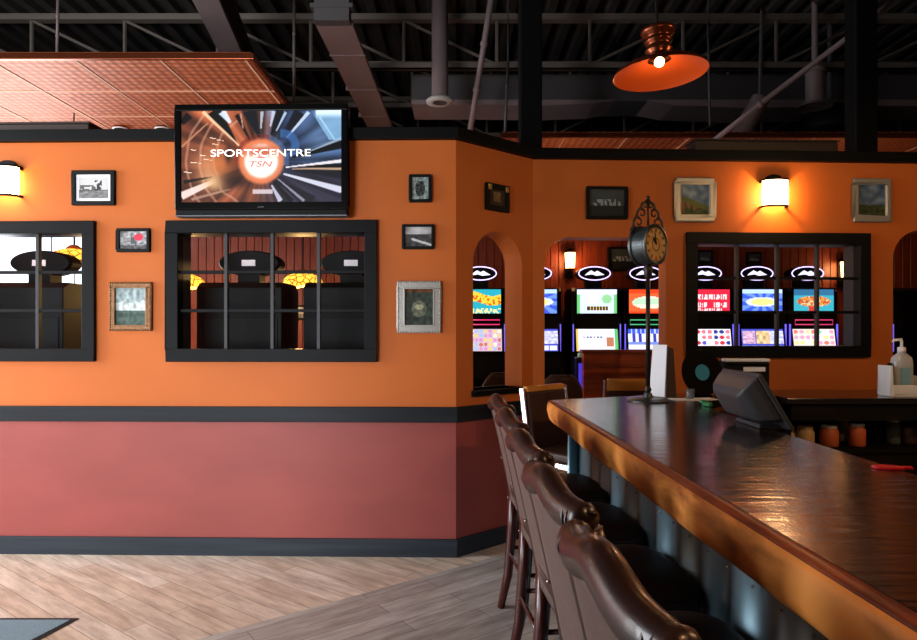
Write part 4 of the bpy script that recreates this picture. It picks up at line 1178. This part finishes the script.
# ------------------------------------------------------------------ gaming room
def machine(label, loc, rz, Hc=2.0, W=.54, top=None, low=None, strip=None, led=True, group='slot machines in the back room', back=False, sign=True):
    t=thing('slot_machine',label,'slot machine',loc,rz,group); D=.52
    MB().b2(-W/2,W/2,.04,D,0,.80).build('lower_cabinet',M_matte,t,bevel=.012)
    MB().prism([(-W/2,.10,.80),(-W/2,D,.80),(-W/2,D,Hc-.04),(-W/2,D-.08,Hc),(-W/2,.10,Hc),(-W/2,.02,Hc-.04),(-W/2,.02,1.56)],(W,0,0)).build('upper_cabinet',M_matte,t,bevel=.008)
    MB().prism([(-W/2+.01,-.10,.86),(-W/2+.01,.10,.86),(-W/2+.01,.10,1.0),(-W/2+.01,-.10,.93)],(W-.02,0,0)).build('button_deck',M_gloss,t,bevel=.01)
    sw=.435
    if top:
        MB().b2(-sw/2-.02,sw/2+.02,.006,.022,Hc-.295,Hc-.008).build('screen_surround',M_gloss,t,bevel=.003)
        panel('upper_screen',sw,.262,40,24,top,M_screen,t,(0,.003,Hc-.152))
    if strip:
        mb=MB(); mb.tube([(-.19,.004,1.615),(.19,.004,1.615)],.012,8)
        a=MB(); pts=[(-.205,.0,1.595),(.205,.0,1.595),(.205,.0,1.645),(-.205,.0,1.645)]
        a.tube(pts,.006,6,closed=True).build('strip_light',strip,t,smooth=True)
        mb.bm.free()
    if low:
        panel('lower_screen',sw+.02,.245,40,24,low,M_screen,t,(0,-.008,1.425),(math.radians(-11),0,0))
        MB().box((0,.008,1.425),(sw+.07,.02,.29),(math.radians(-11),0,0)).build('lower_surround',M_gloss,t,bevel=.004)
    if led:
        for sx in (-1,1):
            MB().b2(sx*(W/2-.012)-.004,sx*(W/2-.012)+.004,-.004,.02,1.30,1.60).build('led_strip',M_led,t)
    if not sign: return t
    # oval sign on a short neck
    zt=Hc+.165; a,b=(.245,.10) if back else (.195,.084)
    MB().b2(-.085,.085,.15,.30,Hc-.01,zt-.06).build('sign_neck',M_matte,t)
    ov=lambda k,y:[Vector((a*k*math.cos(2*PI*i/48),y,zt+b*k*math.sin(2*PI*i/48))) for i in range(48)]
    MB().loft([ov(.93,.13),ov(1,.15),ov(1,.27),ov(.93,.30)]).build('oval_sign',M_matte,t,bevel=.002)
    if not back:
        MB().tube([(a*.90*math.cos(2*PI*i/48),.125,zt-.0+b*.88*math.sin(2*PI*i/48)) for i in range(48)],.006,8,closed=True).build('lit_ring',M_ring,t,smooth=True)
        mb=MB()
        mb.prism([(-.11,.122,zt-.022),(-.03,.122,zt-.010),(.02,.122,zt-.026),(.11,.122,zt-.016),(.07,.122,zt+.006),(.03,.122,zt+.030),(-.0,.122,zt+.012),(-.04,.122,zt+.034),(-.08,.122,zt+.006)],(0,.006,0)).build('sign_mark',M_mark,t)
    else:
        MB().b2(-.053,.053,.30,.306,zt-.025,zt+.022).build('rear_label',M_paper,t)
        for zz in (.6,1.0,1.45):
            MB().b2(-W/2+.03,W/2-.03,D,D+.006,zz-.18,zz+.18).build('rear_panel',M_matte,t,bevel=.003)
    return t
def blk(n,m,pal,seed,bg):
    """grid of coloured symbols on a light ground"""
    rr=random.Random(seed); cells=[[rr.choice(pal) for _ in range(n)] for _ in range(m)]
    def f(u,v):
        i=min(n-1,int(u*n)); j=min(m-1,int(v*m)); fu=u*n-i; fv=v*m-j
        if ((fu-.5)/.38)**2+((fv-.5)/.38)**2<1: return cells[j][i]
        return bg
    return f
def s_aqua(u,v):   # yellow banner on teal
    if abs(v-.62-.1*math.sin(u*6))<.2: return (255,206,60) if nz(u*14,v*9,2)>-.2 else (220,80,30)
    if v<.22 and nz(u*18,v*6,3)>0: return (250,240,160)
    return (40,170,190)
def s_banner(u,v):   # m1
    if .12<v<.3 and .25<u<.78: return (60,30,30) if (u*14)%1<.7 else (220,190,120)
    if v>.8: return (235,235,255)
    if u<.08 or u>.92: return (110,200,120)
    c=(214,232,250)
    if ((u-.35)/.2)**2+((v-.6)/.2)**2<1: c=(250,250,250)
    if ((u-.75)/.12)**2+((v-.6)/.2)**2<1: c=(150,210,150)
    return c
def s_white(u,v):
    if u<.05: return (230,190,90)
    if u>.92: return (90,190,110)
    if abs(v-.62)<.05 and .12<u<.66: return (110,110,140) if (u*12)%1<.5 else (235,235,250)
    if .72<u<.9 and .2<v<.62: return (190,120,90)
    return (238,240,255)
def s_red(u,v):
    if v>.84 or v<.1: return (232,70,30)
    if ((u-.5)/.42)**2+((v-.45)/.26)**2<1: return (190,226,190) if abs(v-.5)<.12 else (245,236,210)
    return (238,100,54)
def s_cols(u,v):
    if v>.80: return (60,90,230) if (u*9)%1<.6 else (180,200,255)
    if v>.42: return (235,235,250) if (u*6)%1<.55 else (50,60,170)
    if v>.3: return (120,140,230)
    return (240,240,252) if v>.08 else (40,60,200)
def s_redtext(u,v):
    for (va,vb,u0,u1) in ((.58,.8,.08,.92),(.26,.46,.08,.42),(.26,.46,.58,.94),(.06,.2,.2,.8)):
        if va<v<vb and u0<u<u1 and ((u*17)%1<.72) and nz(u*40,v*10,1)>-.35: return (255,226,230)
    return (226,40,66)
s_reels=blk(7,4,[(210,50,70),(40,60,150),(230,120,140),(90,90,200),(250,250,255)],4,(248,240,246))
def s_blue(u,v):
    d=((u-.5)/.42)**2+((v-.48)/.2)**2
    if d<1: return (250,240,140) if d<.5 else (220,226,250)
    if v>.85: return (190,220,255)
    a=math.atan2(v-.48,u-.5); return (60,90,220) if math.sin(a*10)>0 else (110,150,245)
def s_reel2(u,v):
    if v>.92 or .26<v<.34 or v<.06: return (70,80,200)
    if v<.26: return (238,236,255) if (u*5)%1<.85 else (70,80,200)
    i=int(u*3.0); fu=(u*3)%1
    if fu<.06: return (90,90,200)
    c=[(210,170,200),(230,190,140),(200,200,240)][min(2,i)]
    k=1+.35*nz(u*12,v*12,i); return tuple(w*k for w in c)
def s_fish(u,v):
    d=((u-.5)/.42)**2+((v-.5)/.22)**2
    if d<1:
        k=nz(u*9,v*9,4); return (240,150,60) if k>.1 else ((190,90,50) if k>-.2 else (230,200,150))
    if abs(u-.5)<.12 and v<.4: return (200,60,50)
    return (60,170,190) if v<.75 else (50,110,150)
s_fruit=blk(7,4,[(240,120,110),(250,220,150),(150,210,170),(250,160,190),(220,220,240)],8,(240,228,220))
s_pastel=blk(9,5,[(250,200,120),(210,140,190),(150,190,230),(250,240,200),(200,110,90)],9,(206,182,200))
M_smag=mat('strip_magenta',(.5,.1,.3),.4,emit=rgb(230,50,110),estr=1.2)
M_sgrn=mat('strip_green',(.1,.5,.3),.4,emit=rgb(70,200,130),estr=.8)
M_sred=mat('strip_red',(.5,.1,.1),.4,emit=rgb(220,60,110),estr=1.0)
YF=7.0
def mx(px): return (px-CX)/F*YF
machine('slot machine with yellow and teal screen seen through the arched window',(mx(481),YF,0),0,top=s_aqua,low=s_pastel,strip=M_smag)
machine('slot machine with blue screen cut off by the left side of the doorway arch',(mx(537),YF,0),0,top=s_blue,low=s_reel2)
machine('slot machine with mostly white screens, below the wall lantern in the doorway arch',(mx(597),YF,0),0,top=s_banner,low=s_white)
machine('slot machine with orange red top screen behind the clock pole',(mx(649),YF,0),0,top=s_red,low=s_cols,strip=M_sgrn)
machine('slot machine with red text screen, leftmost in the right window',(mx(710),YF,0),0,top=s_redtext,low=s_reels)
machine('slot machine with blue and yellow screen, middle one in the right window',(mx(762.5),YF,0),0,top=s_blue,low=s_reel2)
machine('slot machine with orange fish screen, rightmost in the right window',(mx(814),YF,0),0,top=s_fish,low=s_fruit,strip=M_sred)
machine('dark slot machine with a violet light strip, glimpsed in the arch at the right edge',(mx(893)+.262,YF,0),0,sign=False)
def bx_(px): return (px-CX)/F*4.78
GB='slot machines seen from behind'
for px,lab in ((20,'back of a slot machine in the leftmost window'),(239,'back of the left slot machine in the middle window under the television'),(346,'back of the right slot machine in the middle window under the television')):
    machine(lab,(bx_(px),4.78+.52,0),PI,Hc=1.895,W=.64,back=True,led=False,group=GB)
# dark chairs in front of the machines
def slot_chair(px,Y,label,rz):
    q=at(px,0,Y); t=thing('slot_chair',label,'chair',(q.x,Y,0),rz,'dark chairs at the slot machines')
    MB().lathe([(.0001,.62),(.19,.62),(.21,.65),(.20,.69),(.0001,.70)],28).build('seat',M_seat,t,smooth=True)
    mb=MB(); rings=[]
    for i in range(9):
        w=i/8; z=.72+.42*w; hw=.20*math.sqrt(max(.02,1-max(0,(w-.55)/.45)**2*.75))
        rings.append([Vector((hw*math.cos(2*PI*j/20),-.19-.05*w+ .025*math.sin(2*PI*j/20)+.05*math.cos(2*PI*j/20)**2,z)) for j in range(20)])
    mb.loft(rings).build('backrest',M_seat,t,smooth=True)
    MB().tube([(0,0,.02),(0,0,.62)],.03,12).lathe([(.0001,.0),(.22,.0),(.2,.02),(.03,.05)],28).build('pedestal',M_chrome,t,smooth=True)
    for sx in (-1,1): MB().tube([(sx*.2,-.15,.80),(sx*.23,0,.86),(sx*.22,.15,.84)],.016,8).build('arm',M_grey,t,smooth=True)
    return t
slot_chair(490,6.15,'dark stool with grey arms seen through the arched window',.5)
slot_chair(556,5.85,'dark stool at the left side of the doorway arch',.1)
slot_chair(886,5.75,'dark stool back just behind the white caddy at right',.0)
# wooden partition seen through the doorway arch
x0=(584-CX)/F*6.3; x1=x0+2.0
t=thing('wooden_partition','red brown wooden partition with recessed panel, seen through the doorway arch','partition',(0,0,0))
MB().b2(x0,x1,6.34,6.42,0,1.305).build('partition_body',M_counterwood,t)
MB().b2(x0-.02,x1,6.30,6.44,1.305,1.34).build('partition_cap',M_counterwood,t,bevel=.006)
mb=MB()
for xa in (x0,x0+.9,x1-.12): mb.b2(xa,xa+.16,6.315,6.34,0,1.305)
mb.b2(x0+.16,x1-.12,6.315,6.34,1.165,1.305); mb.b2(x0+.16,x1-.12,6.315,6.34,0,.14); mb.build('panel_moulding',M_counterwood,t,bevel=.004)
# blue glow beside it: side LED lighting of a machine, built as a slim unit
q=at(582,375,6.45)
t=thing('blue_machine_leds','slim machine side with blue and violet LED lighting, left of the wooden partition','machine light',(q.x,6.5,0))
MB().b2(-.06,.06,-.05,.08,0,1.26).build('led_body',mat('deep_blue_plastic',rgb(20,20,70),.3),t,bevel=.01)
MB().b2(-.035,.035,-.056,-.05,.95,1.2).build('lit_panel',mat('blue_glow',(.1,.1,.4),.4,emit=rgb(60,50,190),estr=1.2),t)
MB().lathe([(.0001,1.26),(.035,1.26),(.035,1.30),(.0001,1.31)],16).build('lamp_cap',mat('pale_green_cap',rgb(150,210,190),.4),t)
# wall lanterns on the panelling
def lantern(px,py,label,pw):
    q=at(px,py,PW-.09); t=thing('wall_lantern',label,'wall lamp',(q.x,PW,q.z),0,'lanterns on the panelled wall')
    MB().b2(-.05,.05,-.02,-.001,-.22,.12).build('back_plate',M_matte,t,bevel=.004)
    MB().lathe([(.052,-.11),(.062,.07)],12,(0,-.10,0)).build('lantern_glass',M_lantern,t,smooth=True)
    MB().lathe([(.0001,.13),(.02,.12),(.075,.07),(.0001,.07)],12,(0,-.10,0)).build('lantern_roof',M_matte,t)
    MB().lathe([(.0001,-.15),(.045,-.13),(.06,-.11),(.0001,-.11)],12,(0,-.10,0)).build('lantern_base',M_matte,t)
    MB().tube([(0,-.01,-.2),(0,-.06,-.2),(0,-.10,-.14)],.012,8).build('bracket_arm',M_matte,t)
    lamp('lantern_light','POINT',(q.x,PW-.24,q.z),pw,(1,.5,.2),.05)
lantern(570,259,'lit wall lantern glowing on the panelling inside the doorway arch',9)
lantern(846,268,'lit wall lantern on the panelling behind the right window',6)
# dark framed pictures on the panelling
class PWall(Wall): pass
WP=Wall((-6,PW),(6,PW))
for r,lab in (((608,247,641,271),'dark framed picture on the panelling behind the clock'),((697,250,713,268),'small dark picture on the panelling in left pane of right window'),((747,252,762,267),'small dark picture on the panelling in second pane of right window'),((295,305,308,320),'small pale framed print on the panelling between the machine backs'),((182,305,188,320),'pale switch sized print on the panelling at the left of middle window')):
    pale='pale' in lab
    picture(WP,r,lab,(bw(5,200,.4,120) if pale else p_crowd),M_matte,.02 if r[2]-r[0]>8 else .008,group='small pictures on the panelled wall')
# stained glass lamps
def tiffany(px,py,Y,label):
    q=at(px,py,Y); t=thing('stained_glass_lamp',label,'hanging lamp',(q.x,Y,q.z),0,'yellow stained glass hanging lamps')
    n=40; rings=[]
    for r,zz in ((.035,.075),(.09,.07),(.15,.045),(.185,.005),(.195,-.05)):
        rings.append([Vector((r*math.cos(2*PI*j/n),r*math.sin(2*PI*j/n),zz-(.012*abs(math.sin(j*PI/4)) if zz<-.02 else 0))) for j in range(n)])
    MB().loft(rings,cap=False).build('glass_shade',M_tiff,t,smooth=True)
    MB().lathe([(.0001,.115),(.03,.11),(.06,.085),(.062,.072)],20).build('shade_cap',mat('amber_cap',rgb(190,90,40),.4),t,smooth=True)
    MB().tube([(0,0,.11),(0,0,3.40-q.z)],.006,6).build('hanging_rod',M_matte,t)
    lamp('stained_lamp_light','POINT',(q.x,Y,q.z-.09),32,(1,.6,.22),.06)
tiffany(184,282,6.2,'yellow stained glass lamp at the left side of the middle window')
tiffany(303,281,6.2,'yellow stained glass lamp between the two machine backs in middle window')
tiffany(74,258,5.5,'yellow stained glass lamp at the right side of the leftmost window')
# dark drape and cord in the leftmost window
q=at(70,320,6.6)
t=thing('dark_banner','dark violet cloth banner hanging at the right of the leftmost window','banner',(q.x,6.6,0))
MB().prism([(-.20,0,1.02),(-.02,0,.9),(-.06,0,1.3),(-.02,0,1.86),(-.30,0,1.86)],(0,.03,0)).build('cloth',mat('dark_violet_cloth',rgb(24,18,52),.7),t)
MB().tube([(-.2,.015,1.86),(-.2,.015,3.42)],.006,6).tube([(.04,.015,1.86),(.04,.015,3.42)],.006,6).build('hanging_cord',M_matte,t)
t=thing('machine_cable','pale loose cable hanging down beside the machine in the leftmost window','cable',(0,0,0))
MB().tube([at(43,275,5.45),at(44,284,5.45),at(48,300,5.45),at(55,320,5.45),at(60,340,5.45),at(64,352,5.45),at(66,380,5.45)],.009,8).build('cord',M_white,t,smooth=True)

# ------------------------------------------------------------------ sub-parts hang on the part they belong to
SUB={'seat_piping':'seat','side_piping':'side_border','pleat':'rolled_top','nail_head':'backrest','inner_rim':'picture_frame','beading':'picture_frame','corner_mount':'picture_frame','lit_ring':'oval_sign','sign_mark':'oval_sign','rear_label':'oval_sign','upper_screen':'screen_surround','lower_screen':'lower_surround','hour_hand':'dial','minute_hand':'dial','rivet':'metal_front','stained_bevel':'bar_top','live_edge':'bar_top','diffuser_grille':'diffuser_ring','power_badge':'bezel','silver_strip':'speaker_bar','front_label':'printer_body','paper_slot':'printer_body','bottle_label':'bottle_body','led_strip':'upper_cabinet','rear_panel':'lower_cabinet','metal_band':'lamp_shade','top_plate':'lamp_shade','lantern_glass':'lantern_base','shade_cap':'glass_shade','screen':'monitor_panel','duct_flange':'duct_body'}
def base(o): return o.name.split('.')[0]
def mid(o):
    c=Vector((0,0,0))
    for b in o.bound_box: c+=Vector(b)/8
    return c
for root in [o for o in bpy.data.objects if o.parent is None and o.type=='EMPTY']:
    kids=list(root.children)
    for c in kids:
        p=SUB.get(base(c))
        cand=[k for k in kids if base(k)==p] if p else []
        if cand and not c.children: c.parent=min(cand,key=lambda k:(mid(k)-mid(c)).length)

# ------------------------------------------------------------------ light
w=bpy.data.worlds.new('World'); SC.world=w; w.use_nodes=True
bg=w.node_tree.nodes['Background']; bg.inputs[0].default_value=(.82,.9,1,1); bg.inputs[1].default_value=2.2
DAY=(.92,.96,1)
# daylight through the shop windows
def window_light(name, loc, energy, sx, sy, rot, spread=180):
    o=lamp(name,'AREA',loc,energy,DAY,sx,rot,sy); o.data.spread=math.radians(spread); return o
window_light('daylight_front',(-3.4,-3.58,1.25),500,3.4,2.1,(math.radians(90),0,0))
window_light('daylight_left_a',(-6.48,-2.25,1.2),40,2.1,2.1,(0,math.radians(-90),0))
window_light('daylight_left_b',(-6.48,.15,1.6),70,2.9,2.1,(0,math.radians(-90),0))
window_light('daylight_left_c',(-6.48,3.25,1.95),310,3.7,1.8,(0,math.radians(-62),0))
window_light('daylight_left_rear',(-6.48,6.4,1.5),120,2.2,2.0,(0,math.radians(-90),0))
window_light('daylight_gaming',(-5.35,PW+.14,1.55),110,1.8,2.3,(math.radians(-90),0,0))

# ------------------------------------------------------------------ camera
cam=bpy.data.cameras.new('Camera'); co=bpy.data.objects.new('Camera',cam); COL.objects.link(co)
co.location=(0,0,EYE); co.rotation_euler=(PI/2,0,0)
cam.sensor_fit='HORIZONTAL'; cam.sensor_width=36; cam.lens=36*F/917; cam.shift_y=10/917; cam.clip_start=.02
SC.camera=co
vs=SC.view_settings; SC.display_settings.display_device='sRGB'
vs.view_transform='Standard'; vs.look='None'; vs.gamma=1; vs.use_curve_mapping=False; vs.exposure=0.0
